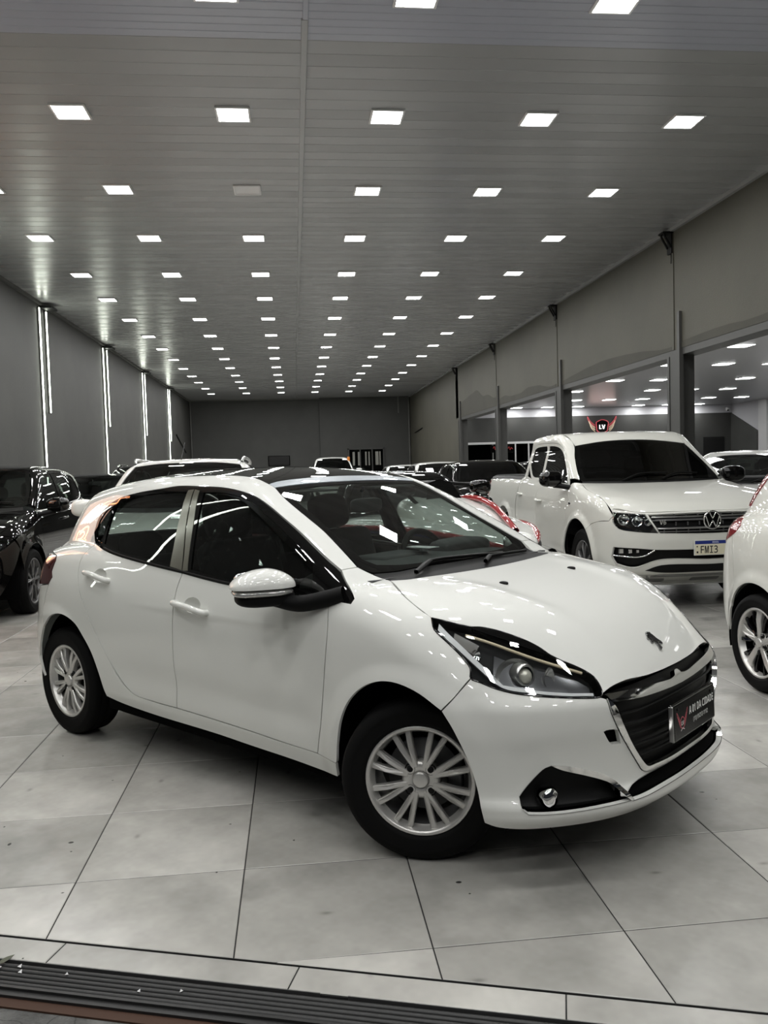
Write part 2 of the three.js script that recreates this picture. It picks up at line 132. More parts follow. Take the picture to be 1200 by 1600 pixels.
// ---- floor: one thin slab that shows as joints, tiles on it
const FX = (z) => 0;                                                // (kept level)
const EDGE = (x) => -2.362 + 0.3287 * x;                            // front edge of the tiled floor, slanting across the doorway
{
  const shape = (x0, x1, zb, f) => { const s = [[x0, zb], [x1, zb], [x1, f(x1)], [x0, f(x0)]]; return s; };
  const prism = (P, y0, y1) => { const sh = new THREE.Shape(P.map(([x, z]) => new THREE.Vector2(x, -z))); const g = new THREE.ExtrudeGeometry(sh, { depth: y1 - y0, bevelEnabled: false }); g.rotateX(-Math.PI / 2); g.translate(0, y0, 0); return g; };
  const floor = structure('floor', prism(shape(XL - 0.3, XR + 14.7, ZB - 0.3, (x) => EDGE(x) - 0.006), -0.2, -0.0035), M.grout);
  // a tile: a flat top with a fine arris on the four sides
  const tileGeo = (P, ox, oy, g = 0.0021) => { let Q = P.slice(); if (area2(Q) < 0) Q.reverse(); Q = inset(Q, g); const I = inset(Q, 0.0025), pos = [], nor = [], uv = [], n = Q.length, t = (a, b, c, N) => { for (const p of [a, b, c]) { pos.push(...p); nor.push(...N); uv.push(p[0] + ox, p[2] + oy); } };
    for (const k of THREE.ShapeUtils.triangulateShape(I.map((p) => new THREE.Vector2(...p)), [])) { const p = k.map((i) => [I[i][0], 0, I[i][1]]); t(p[0], p[2], p[1], [0, 1, 0]); }
    for (let i = 0; i < n; i++) { const j = (i + 1) % n, e = [Q[j][0] - Q[i][0], Q[j][1] - Q[i][1]], l = Math.hypot(...e) || 1, N = [e[1] / l * 0.5, 0.86, -e[0] / l * 0.5], a = [I[i][0], 0, I[i][1]], b = [I[j][0], 0, I[j][1]], c = [Q[j][0], -0.0022, Q[j][1]], d = [Q[i][0], -0.0022, Q[i][1]]; t(a, b, c, N); t(a, c, d, N); }
    const g2 = new THREE.BufferGeometry(); g2.setAttribute('position', new THREE.BufferAttribute(new Float32Array(pos), 3)); g2.setAttribute('normal', new THREE.BufferAttribute(new Float32Array(nor), 3)); g2.setAttribute('uv', new THREE.BufferAttribute(new Float32Array(uv), 2)); return g2; };
  const full = Array.from({ length: 12 }, (_, k) => tileGeo([[0, 0], [TILE, 0], [TILE, -TILE], [0, -TILE]], k * 0.731, k * 1.37));
  const cells = []; const X0 = -2.021 - 5 * TILE, Z0 = -2.403 + 3 * TILE;     // joints lie on -2.021 + k * TILE and -2.403 - k * TILE
  const clipX = (P, x, s) => clipHalf(P, 0, x, s);
  const cutFront = (P, f) => { const out = []; for (let i = 0; i < P.length; i++) { const a = P[i], b = P[(i + 1) % P.length], da = f(a[0]) - a[1], db = f(b[0]) - b[1]; if (da >= 0) out.push(a); if ((da >= 0) !== (db >= 0)) { const t = da / (da - db); out.push([a[0] + (b[0] - a[0]) * t, a[1] + (b[1] - a[1]) * t]); } } return out; };
  const front = (x) => EDGE(x) - 0.006;
  for (let i = 0; i < 34; i++) for (let j = 0; j < 68; j++) { const x = X0 + i * TILE, z = Z0 - j * TILE; let P = [[x, z], [x + TILE, z], [x + TILE, z - TILE], [x, z - TILE]]; const whole = x >= XL && z <= front(x) && z <= front(x + TILE) && z - TILE >= ZB; if (!whole) { P = clipX(P, XL, 1); P = clipHalf(P, 1, ZB, 1); P = cutFront(P, front); } if (P.length < 3 || Math.abs(area2(P)) < 1e-4) continue; const cx = x + TILE / 2, cz = z - TILE / 2; cells.push({ P, x, z, whole, d: Math.hypot(cx - 0.3, cz) + (cx > XR ? 50 : 0), v: (i * 7 + j * 5 + i * j) % 12 }); }
  cells.sort((a, b) => a.d - b.d); const rest = [];
  cells.forEach((c, k) => { if (k < 290) { const m = part('tile', c.whole ? full[c.v] : tileGeo(c.P, c.v * 0.7, c.v * 1.3), M.tile, floor); if (c.whole) m.position.set(c.x, 0, c.z); } else { const g = c.whole ? full[c.v].clone() : tileGeo(c.P, c.v * 0.7, c.v * 1.3); if (c.whole) g.translate(c.x, 0, c.z); rest.push(g); } });
  const far = part('tile', rest, M.tile, floor); far.userData = { kind: 'stuff', label: 'rest of the grey floor tiles further back' };
  // border tiles along the doorway
  const a = Math.atan(-0.3287), c = Math.cos(a), s = -Math.sin(a), at = (t, w) => [t * c - w * -s * -1 * 0 + t * 0, 0];
  const dir = [c, s], nrm = [-s, c];                                 // along the edge, towards the camera
  const pt = (t, w) => [dir[0] * t + nrm[0] * w, -2.362 + dir[1] * t + nrm[1] * w];
  const cuts = [-6.4, -5.64, -4.88, -4.12, -3.36, -2.6, -1.84, -1.56, -0.796, -0.036, 0.726, 1.49, 2.25, 3.0, 3.77, 4.5, 5.3];
  for (let k = 0; k < cuts.length - 1; k++) part('border_tile', tileGeo([pt(cuts[k], 0.002), pt(cuts[k + 1], 0.002), pt(cuts[k + 1], 0.112), pt(cuts[k], 0.112)], k * 0.61, k * 0.37), M.tile, floor);
  structure('floor_border_bed', prism([pt(-6.4, 0), pt(5.3, 0), pt(5.3, 0.114), pt(-6.4, 0.114)], -0.2, -0.0035), M.grout);
  // door track in the floor: ribbed black rail with a bright edge, rusty sill, street concrete
  const tr = thing('door_track', 'black ribbed sliding-door track set into the floor along the doorway', 'door track', [0, 0, -2.362], Math.atan2(-s, c));
  const X = [-4.7, 5.3];
  part('base', box(...X, -0.03, -0.012, 0.113, 0.22), M.rubberTrack, tr);
  for (let k = 0; k < 5; k++) { const g = new THREE.CylinderGeometry(0.0085, 0.0085, X[1] - X[0], 10); g.rotateZ(Math.PI / 2); g.scale(1, 0.9, 1); g.translate((X[0] + X[1]) / 2, -0.011, 0.127 + k * 0.0195); part('rib', g, M.rubberTrack, tr); }
  part('edge_strip', box(-4.7, 0.06, -0.01, 0.0015, 0.1125, 0.1155), M.steel, tr); part('edge_strip', box(0.14, 5.3, -0.01, 0.0015, 0.1125, 0.1155), M.steel, tr);
  part('lip', [box(...X, -0.05, -0.004, 0.217, 0.228), box(...X, -0.05, -0.012, 0.228, 0.25)], M.rubberTrack, tr);
  const sill = structure('trim_1', box(...X, -0.12, -0.02, 0.2505, 0.286), M.rust); sill.position.set(0, 0, -2.362); sill.rotation.y = Math.atan2(-s, c);
  const street = structure('ground', prism([[-9, -6], [9, -6], [9, 6], [-9, 6]].map(([x, z]) => [x, z]), -0.30, -0.21), M.concrete); street.position.y = 0;
  const apron = structure('pavement', prism([pt(-7, 0.287), pt(6, 0.287), pt(6, 6), pt(-7, 6)], -0.2, -0.025), M.concrete); uvm(apron.geometry);
  // litter on the track
  const crumbs = [[-0.864, 0.135], [-0.845, 0.16], [-0.33, 0.165], [-0.92, 0.15], [-0.70, 0.148], [-0.45, 0.185]];
  crumbs.forEach(([t, w], k) => { const g = new THREE.TetrahedronGeometry(0.006 + 0.004 * rnd()); g.rotateY(rnd() * 6); g.scale(1, 0.5, 1.3); const m = part('paper_scrap', g, M.whitePlastic, scene); m.name = numbered('paper_scrap'); const [x, z] = pt(t, w); m.position.set(x, -0.001, z); m.userData = { label: ['first', 'second', 'third', 'fourth', 'fifth', 'sixth'][[1, 2, 5, 0, 3, 4][k]] + ' tiny white scrap on the black door track, counted from the left end', category: 'scrap', group: 'white scraps on the door track' }; });
  const leafShape = new THREE.Shape(); leafShape.moveTo(0, 0); leafShape.quadraticCurveTo(0.02, 0.014, 0.055, 0); leafShape.quadraticCurveTo(0.02, -0.012, 0, 0); const lg = new THREE.ExtrudeGeometry(leafShape, { depth: 0.001, bevelEnabled: false }); lg.rotateX(-1.1); lg.rotateY(0.9); const lf = part('dry_leaf', lg, std(lin(0.10, 0.105, 0.075), 0.8), scene); const [lx, lz] = pt(-0.93, 0.145); lf.position.set(lx, 0.004, lz); lf.userData = { label: 'curled dry grey-green leaf stuck on the door track', category: 'leaf' };
}
// ---- ceiling of planks
{
  const top = structure('ceiling', box(XL - 0.3, XR + 0.3, CEIL + 0.03, CEIL + 0.25, ZB - 0.3, 3.6), M.grout);
  const SEAM = 0.185, plank = (w) => { const s = new THREE.Shape(); s.moveTo(0.004, 0.02); s.lineTo(0.004, 0.003); s.lineTo(0.009, 0); s.lineTo(w - 0.002, 0); s.lineTo(w - 0.002, 0.02); return s; };
  const make = (w, L) => { const g = new THREE.ExtrudeGeometry(plank(w), { depth: L, bevelEnabled: false }); g.rotateY(Math.PI / 2); return uvm(g); };   // runs along +x, width along -z
  const LL = SEAM - 0.012 - XL, RL = XR - SEAM - 0.012, g1 = [make(0.2, LL), make(0.2, RL)], g2 = [make(0.1, LL), make(0.1, RL)], items = [];
  for (let z = -6.4, k = 0; z > ZB - 0.05; z -= 0.2, k++) for (const s of [0, 1]) items.push([g1[s], s, z, (k * 3 + s * 5) % 7 < 3 ? M.plankB : M.plank]);
  for (let z = -6.3, k = 0; z < 3.5; z += 0.1, k++) for (const s of [0, 1]) if (z < -5.0 || k % 1 === 0) items.unshift([g2[s], s, z, M.plankBlue]);
  const rest = []; let n = 0;
  items.sort((a, b) => (a[2] > -5.0) - (b[2] > -5.0) || b[2] - a[2]);
  for (const [g, s, z, m] of items) { if (n < 290 && z <= -5.0) { const p = part('plank', g, m, top); p.position.set(s ? SEAM + 0.012 : XL, CEIL, z); n++; } else { const q = g.clone(); q.translate(s ? SEAM + 0.012 : XL, CEIL, z); rest.push(q); } }
  const far = part('plank', rest, M.plank, top); far.userData = { kind: 'stuff', label: 'the remaining ceiling planks' };
  part('seam_cover', rbox(0.05, 0.022, 32, 0.006, SEAM, CEIL - 0.004, -22.1), M.plank, top); part('seam_cover', rbox(0.042, 0.018, 9.8, 0.006, SEAM + 0.004, CEIL - 0.002, -1.3), M.plankBlue, top);
}
// ---- walls
{
  structure('wall_left', box(XL - 0.2, XL, -0.2, CEIL + 0.1, ZB - 0.2, -1.2), M.wallGrey);
  structure('wall_back', box(XL - 0.2, XR + 0.2, -0.2, CEIL + 0.1, ZB - 0.2, ZB), M.wallDark);
  structure('wall_back_bay', box(1.22, XR, 0, CEIL, ZB, ZB + 0.12), M.wallDark);
  const LINT = 2.97;
  structure('wall_right', [box(XR, XR + 0.2, LINT, CEIL + 0.1, -27.0, -1.2), box(XR, XR + 0.2, -0.2, CEIL + 0.1, ZB - 0.2, -26.6)], M.wallWarm);
  structure('beam_right', box(XR + 0.002, XR + 0.28, LINT - 0.09, LINT + 0.02, -26.6, -1.2), M.beam);
  // rough plaster patches along the foot of the upper wall: thin raised skim coats with ragged edges
  const wall = scene.getObjectByName('wall_right');
  const skim = (z0, z1, h, seedN) => { const s = new THREE.Shape(), n = 26; s.moveTo(z0, 0); for (let k = 0; k <= n; k++) { const t = k / n, z = z0 + (z1 - z0) * t; s.lineTo(z, h * (0.45 + 0.55 * nA(z * 1.3 + seedN, seedN)) * (0.35 + 0.65 * Math.sin(Math.PI * Math.min(1, 0.15 + t * 0.9)))); } s.lineTo(z1, 0); const g = new THREE.ExtrudeGeometry(s, { depth: 0.004, bevelEnabled: false }); g.rotateY(-Math.PI / 2); g.translate(XR - 0.0005, LINT + 0.001, 0); return uvm(g); };
  [[-11.15, -2, 0.16, 1], [-16.2, -11.3, 0.22, 4], [-21.3, -16.5, 0.26, 9], [-26.5, -21.6, 0.7, 14]].forEach((a) => part('plaster_patch', skim(...a), M.wallPatch, wall));
  for (const z of [-6.1, -11.25, -16.42, -21.5]) part('panel_joint', box(XR - 0.012, XR + 0.001, LINT, CEIL, z - 0.03, z + 0.03), M.wallWarm, wall);
  // steel pillars under the lintel
  for (const [k, z] of [[1, -6.05], [2, -11.22], [3, -16.34], [4, -21.45], [5, -26.4]]) structure('pillar_' + k, [box(XR - 0.01, XR + 0.22, -0.2, LINT - 0.08, z - 0.13, z + 0.13), box(XR - 0.04, XR + 0.02, -0.2, LINT + 0.5, z + 0.15, z + 0.22), box(XR - 0.02, XR + 0.05, -0.2, LINT - 0.08, z - 0.2, z - 0.14)], M.beam);
  // ceiling-edge cove along both walls and the back
  structure('trim_2', box(XR - 0.05, XR, CEIL - 0.05, CEIL, ZB, -1.5), M.plank); structure('trim_3', box(XL, XL + 0.05, CEIL - 0.05, CEIL, ZB, -1.5), M.beamGrey); structure('trim_4', box(XL, XR, CEIL - 0.05, CEIL, ZB, ZB + 0.05), M.beamGrey);
  structure('trim_5', cyl(0.03, 0.03, CEIL, 10, XL + 0.04, CEIL / 2, ZB + 0.05), M.beamGrey); structure('trim_6', cyl(0.03, 0.03, CEIL, 10, XR - 0.06, CEIL / 2, ZB + 0.16), M.beamGrey);
  structure('trim_7', box(4.78, 4.84, 3.9, CEIL, ZB + 0.12, ZB + 0.16), M.beamGrey);
  // dark opening and glazed booth in the back wall
  const hatch = thing('wall_screen', 'black screen panel mounted low on the back wall', 'screen', [-0.66, 1.87, ZB + 0.03]); part('frame', rbox(0.98, 0.46, 0.06, 0.01), M.piano, hatch); part('display', box(-0.45, 0.45, -0.2, 0.2, 0.028, 0.034), std(lin(0.004), 0.2), hatch);
  const win = new THREE.Group(); win.name = 'window_1'; win.userData = { kind: 'structure' }; win.position.set(3.28, 1.75, ZB + 0.15); scene.add(win);
  part('window_frame', [box(-0.83, 0.83, 0.53, 0.58, -0.03, 0.05), box(-0.83, 0.83, -0.9, -0.84, -0.03, 0.05), box(-0.83, -0.77, -0.9, 0.58, -0.03, 0.05), box(0.77, 0.83, -0.9, 0.58, -0.03, 0.05), box(-0.3, -0.25, -0.9, 0.58, -0.03, 0.05), box(0.25, 0.3, -0.9, 0.58, -0.03, 0.05)], M.beam, win);
  part('pane', box(-0.77, 0.77, -0.84, 0.53, -0.02, -0.014), M.tint, win); part('backing', box(-0.82, 0.82, -0.88, 0.56, -0.029, -0.022), std(lin(0.02), 0.5), win);
  for (const [x, w] of [[-0.62, 0.1], [-0.38, 0.08], [-0.05, 0.07], [0.1, 0.06], [0.42, 0.14], [0.6, 0.06]]) part('lit_sheet', box(x, x + w, -0.2 + 0.1 * w, 0.42, -0.0135, -0.011), std(lin(0.30, 0.30, 0.27), 0.6), win);
  // conduit brackets high on the right wall, cable rods near the back corners
  for (const [k, z] of [[0, -11.3], [1, -16.45], [2, -21.6], [3, -26.8]]) { const b = thing('truss_bracket', ['nearest', 'second nearest', 'third nearest', 'farthest'][k] + ' dark steel bracket where the right wall meets the ceiling', 'bracket', [XR, CEIL - 0.16, z]); part('plate', box(-0.03, 0, -0.18, 0.12, -0.07, 0.07), M.plastic, b); part('arm', [tube([[-0.01, 0.1, 0.05], [-0.12, 0.1, 0.05], [-0.03, -0.1, 0.05]], 0.016, 10, 6), tube([[-0.01, 0.1, -0.05], [-0.12, 0.1, -0.05], [-0.03, -0.1, -0.05]], 0.016, 10, 6), box(-0.15, 0, 0.09, 0.115, -0.08, 0.08)], M.plastic, b); part('hanging_wire', tube([[-0.02, -0.15, 0.03], [-0.025, -0.26, 0.05], [-0.02, -0.32, 0.03]], 0.006, 8, 5), M.plastic, b); }
  const rods = [[[XL + 0.02, 2.95, -33.3], [XL + 0.02, 2.3, -36.0], 'left'], [[XR - 0.02, 2.92, -36.3], [XR - 0.02, 3.02, -34.2], 'right']]; for (const [a, b, s] of rods) { const r = thing('wall_rod', 'thin dark rod fixed to the ' + s + ' wall near the back corner', 'rod', [0, 0, 0]); part('bar', tube([a, [(a[0] + b[0]) / 2, (a[1] + b[1]) / 2, (a[2] + b[2]) / 2], b], 0.022, 6, 6), M.plastic, r); }
}
// ---- square light panels in the ceiling
{
  const cols = [-3.27, -1.85, -0.43, 0.955, 2.36, 3.78], rows = [2.4, 0.35, -1.7, -3.75, -5.75, -7.71, -9.74, -11.71, -13.84, -15.78, -17.83, -20, -22.03, -24.09, -26.17, -28.26, -30.28, -32.5, -34.74];
  const nth = ['outermost', 'second', 'third', 'fourth', 'fifth', 'sixth', 'seventh', 'eighth', 'ninth', 'tenth', 'eleventh', 'twelfth', 'thirteenth', 'fourteenth', 'fifteenth', 'sixteenth', 'seventeenth', 'eighteenth', 'rearmost'], cn = ['first', 'second', 'third', 'fourth', 'fifth', 'sixth'];
  const ring = (() => { const s = new THREE.Shape([[-0.15, -0.15], [0.15, -0.15], [0.15, 0.15], [-0.15, 0.15]].map((p) => new THREE.Vector2(...p))); s.holes.push(new THREE.Path([[-0.135, -0.135], [-0.135, 0.135], [0.135, 0.135], [0.135, -0.135]].map((p) => new THREE.Vector2(...p)))); const g = new THREE.ExtrudeGeometry(s, { depth: 0.012, bevelEnabled: true, bevelSize: 0.003, bevelThickness: 0.003, bevelSegments: 1 }); g.rotateX(Math.PI / 2); g.translate(0, -0.003, 0); return g; })();
  const plate = box(-0.135, 0.135, -0.010, -0.004, -0.135, 0.135);
  rows.forEach((z, r) => cols.forEach((x, c) => { const off = r === 6 && c === 2;
    const t = thing('ceiling_light', (off ? 'unlit' : 'lit') + ' square ceiling light panel, ' + nth[r] + ' row from the entrance, ' + cn[c] + ' from the left wall', 'ceiling light', [x + (rnd() - 0.5) * 0.03, CEIL, z], 0, 'square light panels of the hall ceiling');
    part('frame', ring, M.lampFrame, t); part('diffuser', plate, off ? M.lampOff : M.lamp, t);
    if (!off) { const l = new THREE.RectAreaLight(new THREE.Color(1, 1, 0.985), PANEL_LIGHT, 0.27, 0.27); l.name = 'panel_light'; l.position.y = -0.0165; l.rotation.x = -Math.PI / 2; t.add(l); } }));
}
// ---- upright light strips on the left wall: a long one and a shorter one in each bay
{
  [[-5.5, 1.2, 'first'], [-10.7, 1.2, 'second'], [-15.88, 1.2, 'third'], [-20.95, 1.2, 'fourth'], [-26.2, 1.2, 'fifth'], [-31.35, 1.2, 'farthest']].forEach(([z, y0, w]) => [[0, y0, 'long'], [-0.42, 2.65, 'short']].forEach(([dz, y, kind]) => {
    const t = thing('light_strip', kind + ' upright light strip on the left wall, ' + w + ' pair from the entrance', 'light strip', [XL + 0.002, 0, z + dz]); const h = CEIL - 0.12 - y;
    part('channel', rbox(0.03, h + 0.02, 0.05, 0.005, 0.015, y + h / 2, 0), M.beamGrey, t); part('glowing_tube', rbox(0.016, h, 0.048, 0.006, 0.034, y + h / 2, 0), M.strip, t);
    if (kind === 'short') part('cap_plate', box(0.001, 0.22, CEIL - 0.10, CEIL - 0.06, -0.08, 0.3), M.plastic, t);
    const l = new THREE.RectAreaLight(new THREE.Color(0.94, 1, 0.86), STRIP_LIGHT, 0.034, h); l.name = 'strip_light'; l.position.set(0.048, y + h / 2, 0); l.rotation.y = Math.PI / 2; l.rotation.y = -Math.PI / 2; t.add(l); }));
}
// ================================================================ CAR PIECES SHARED BY ALL CARS
// superellipsoid: boxy-round solid
function blob(a, b, c, e1 = 0.6, e2 = 0.6, nu = 28, nv = 16) { const g = new THREE.SphereGeometry(1, nu, nv), p = g.attributes.position, f = (v, e) => Math.sign(v) * Math.abs(v) ** e; for (let i = 0; i < p.count; i++) { const y = p.getY(i), r = Math.sqrt(Math.max(0, 1 - y * y)), t = Math.atan2(p.getZ(i), p.getX(i)), R = r ** e1; p.setXYZ(i, a * R * f(Math.cos(t), e2), b * f(y, e1), c * R * f(Math.sin(t), e2)); } g.computeVertexNormals(); return g; }
const lathe = (pts, n = 48) => { const g = new THREE.LatheGeometry(pts.map((p) => new THREE.Vector2(...p)), n); g.rotateX(Math.PI / 2); return g; };   // profile (radius, z outwards)
// a wheel: tyre, rim with spokes, hub cap, nuts and brake disc; outer face towards +z
function makeWheel({ r = 0.307, w = 0.195, rim = 0.2, spokes = 'pairs', dark = M.alloyDark, face = M.alloy, seg = 64 }, parent, x, y, z, turn = 0, side = 1) {
  const t = new THREE.Group(); t.name = 'wheel'; t.position.set(x, y, z * side); t.rotation.y = (side < 0 ? Math.PI : 0) + turn * 1; parent.add(t); const h = w / 2;
  part('tyre', [lathe([[rim + 0.004, -h * 0.86], [rim + 0.02, -h * 0.98], [r - 0.035, -h], [r - 0.012, -h * 0.9], [r - 0.002, -h * 0.72], [r, -h * 0.4], [r, -h * 0.1], [r - 0.006, -h * 0.09], [r - 0.006, -h * 0.03], [r, -h * 0.02], [r, h * 0.36], [r - 0.006, h * 0.37], [r - 0.006, h * 0.43], [r - 0.001, h * 0.44], [r - 0.002, h * 0.72], [r - 0.012, h * 0.9], [r - 0.033, h], [r - 0.045, h * 1.0], [r - 0.048, h * 0.97], [rim + 0.022, h * 0.98], [rim + 0.012, h * 0.92], [rim + 0.004, h * 0.84]], seg)], M.rubber, t);
  const f = h * 0.86; part('barrel', lathe([[rim - 0.02, -h * 0.9], [rim - 0.025, -h * 0.3], [rim - 0.03, f - 0.06], [rim - 0.024, f - 0.034]], seg), dark, t); part('rim', lathe([[rim - 0.024, f - 0.034], [rim - 0.016, f - 0.022], [rim - 0.012, f - 0.004], [rim - 0.006, f + 0.003], [rim + 0.003, f + 0.004], [rim + 0.006, f - 0.002], [rim + 0.004, f - 0.02]], seg), face, t);
  part('brake_disc', [lathe([[0, f - 0.1], [rim * 0.68, f - 0.1], [rim * 0.68, f - 0.085], [0.07, f - 0.085], [0.065, f - 0.06], [0, f - 0.06]], 40), rbox(0.06, 0.11, 0.06, 0.01, rim * 0.6, 0, f - 0.09)], M.steel, t);
  const out = rim - 0.012, spoke = (ang, skew, w0, w1, r0 = 0.05, zi = -0.012, thick = 0.022) => { const s = new THREE.Shape(); s.moveTo(r0, -w0 / 2); s.lineTo(out * 0.7, -(w0 + w1) / 4 - 0.0005); s.lineTo(out, -w1 / 2); s.lineTo(out, w1 / 2); s.lineTo(out * 0.7, (w0 + w1) / 4 + 0.0005); s.lineTo(r0, w0 / 2); const g = new THREE.ExtrudeGeometry(s, { depth: thick, bevelEnabled: true, bevelSize: 0.003, bevelThickness: 0.004, bevelSegments: 1 }); const p = g.attributes.position; for (let i = 0; i < p.count; i++) { const q = p.getX(i) / out; p.setZ(i, p.getZ(i) + f - thick - 0.006 + zi * (1 - q) - 0.012 * Math.max(0, q - 0.88) / 0.12); p.setY(i, p.getY(i) + skew * (1 - q) ); } g.computeVertexNormals(); g.rotateZ(ang); return g; };
  if (spokes === 'pairs') for (let k = 0; k < 8; k++) for (const s of [-1, 1]) part('spoke', spoke((22.5 + 45 * k + s * 8.6) * Math.PI / 180, -s * 0.006, 0.0135, 0.0155), face, t);
  else if (spokes === 'five') for (let k = 0; k < 5; k++) { part('spoke', spoke((90 + 72 * k) * Math.PI / 180, 0, 0.032, 0.05, 0.03), face, t); for (const s of [-1, 1]) part('spoke_rib', spoke((90 + 72 * k + s * 22) * Math.PI / 180, -s * 0.012, 0.014, 0.02, 0.05, -0.03, 0.014), dark, t); }
  else for (let k = 0; k < 5; k++) for (const s of [-1, 1]) part('spoke', spoke((90 + 72 * k + s * 13) * Math.PI / 180, -s * 0.012, 0.02, 0.03, 0.04), face, t);
  part('hub', [lathe([[0, f - 0.05], [0.075, f - 0.05], [0.07, f - 0.018], [0.055, f - 0.012], [0.034, f - 0.012], [0.033, f - 0.02], [0, f - 0.02]], 32)], face, t);
  const n = spokes === 'pairs' ? 4 : 5; for (let k = 0; k < n; k++) { const a = (n === 4 ? 45 : 54) * Math.PI / 180 + k * 2 * Math.PI / n; const g = lathe([[0, .004], [.009, .004], [.0118, 0], [.013, -.012], [.0155, -.003], [.019, .002], [.0205, -.008]], 16); g.translate(0.054 * Math.cos(a), 0.054 * Math.sin(a), f - 0.0125); part('lug_nut', g, M.plastic, t); }
  part('hub_cap', lathe([[0, f - 0.003], [0.024, f - 0.0035], [0.029, f - 0.007], [0.031, f - 0.016]], 32), face, t);
  return t;
}
// dark lining of a wheel arch, and the underbody between
function archLiner(parent, x, r, z0, z1) { const g = new THREE.CylinderGeometry(r, r, z1 - z0, 28, 1, true, Math.PI / 2 - 0.25, Math.PI + 0.5); g.rotateX(Math.PI / 2); g.translate(x, 0.31, (z0 + z1) / 2); const e = new THREE.CircleGeometry(r, 28, -0.25, Math.PI + 0.5); e.translate(x, 0.31, z0); part('arch_liner', g, M.under, parent); part('arch_liner', e, M.under, parent); const m = mirrored(g), n = mirrored(e); part('arch_liner', m, M.under, parent); part('arch_liner', n, M.under, parent); }
const both = (name, g, m, parent) => { const a = part(name, g, m, parent), b = part(name, mirrored(g), m, parent); return [a, b]; };
const flip = (P) => P.map(([x, y, z]) => [x, y, -z]);
const full = (P) => [...P, ...flip(P).reverse().filter((p) => Math.abs(p[2]) > 1e-6)];      // half an outline from the right side to the middle, completed
function seat(parent, x, z, m = M.cloth, bench = 0) { const w = bench || 0.5, g = part('seat', [rbox(0.5, 0.16, w, 0.06, x + 0.05, 0.47, z, 4), (() => { const q = rbox(0.15, 0.62, w - 0.03, 0.06, 0, 0.3, 0, 4); q.rotateZ(0.33); q.translate(x - 0.2, 0.52, z); return q; })()], m, parent); for (const dz of bench ? [-0.34, 0.34] : [0]) part('headrest', [(() => { const q = blob(0.055, 0.1, 0.14, 0.55, 0.55, 20, 12); q.rotateZ(0.25); q.translate(x - 0.455, 1.2 - (bench ? 0.06 : 0), z + dz); return q; })(), cyl(0.008, 0.008, 0.14, 8, x - 0.43, 1.09, z + dz - 0.05), cyl(0.008, 0.008, 0.14, 8, x - 0.43, 1.09, z + dz + 0.05)], m, g); return g; }
function steering(parent, x, y, z, tilt = 0.42) { const g = new THREE.Group(); g.name = 'steering_wheel'; g.position.set(x, y, z); g.rotation.z = tilt; parent.add(g); const ring = new THREE.TorusGeometry(0.175, 0.016, 10, 40); ring.rotateY(Math.PI / 2); part('rim', ring, M.plastic, g); const hub = blob(0.03, 0.07, 0.08, 0.6, 0.6, 20, 12); hub.translate(0.02, 0, 0); part('hub', [hub, rbox(0.02, 0.035, 0.34, 0.008, 0.01, 0, 0), rbox(0.02, 0.17, 0.04, 0.008, 0.01, -0.09, 0)], M.trim, g); part('badge_ring', (() => { const q = new THREE.TorusGeometry(0.022, 0.003, 6, 24); q.rotateY(Math.PI / 2); q.translate(-0.012, 0, 0); return q; })(), M.satin, g); return g; }

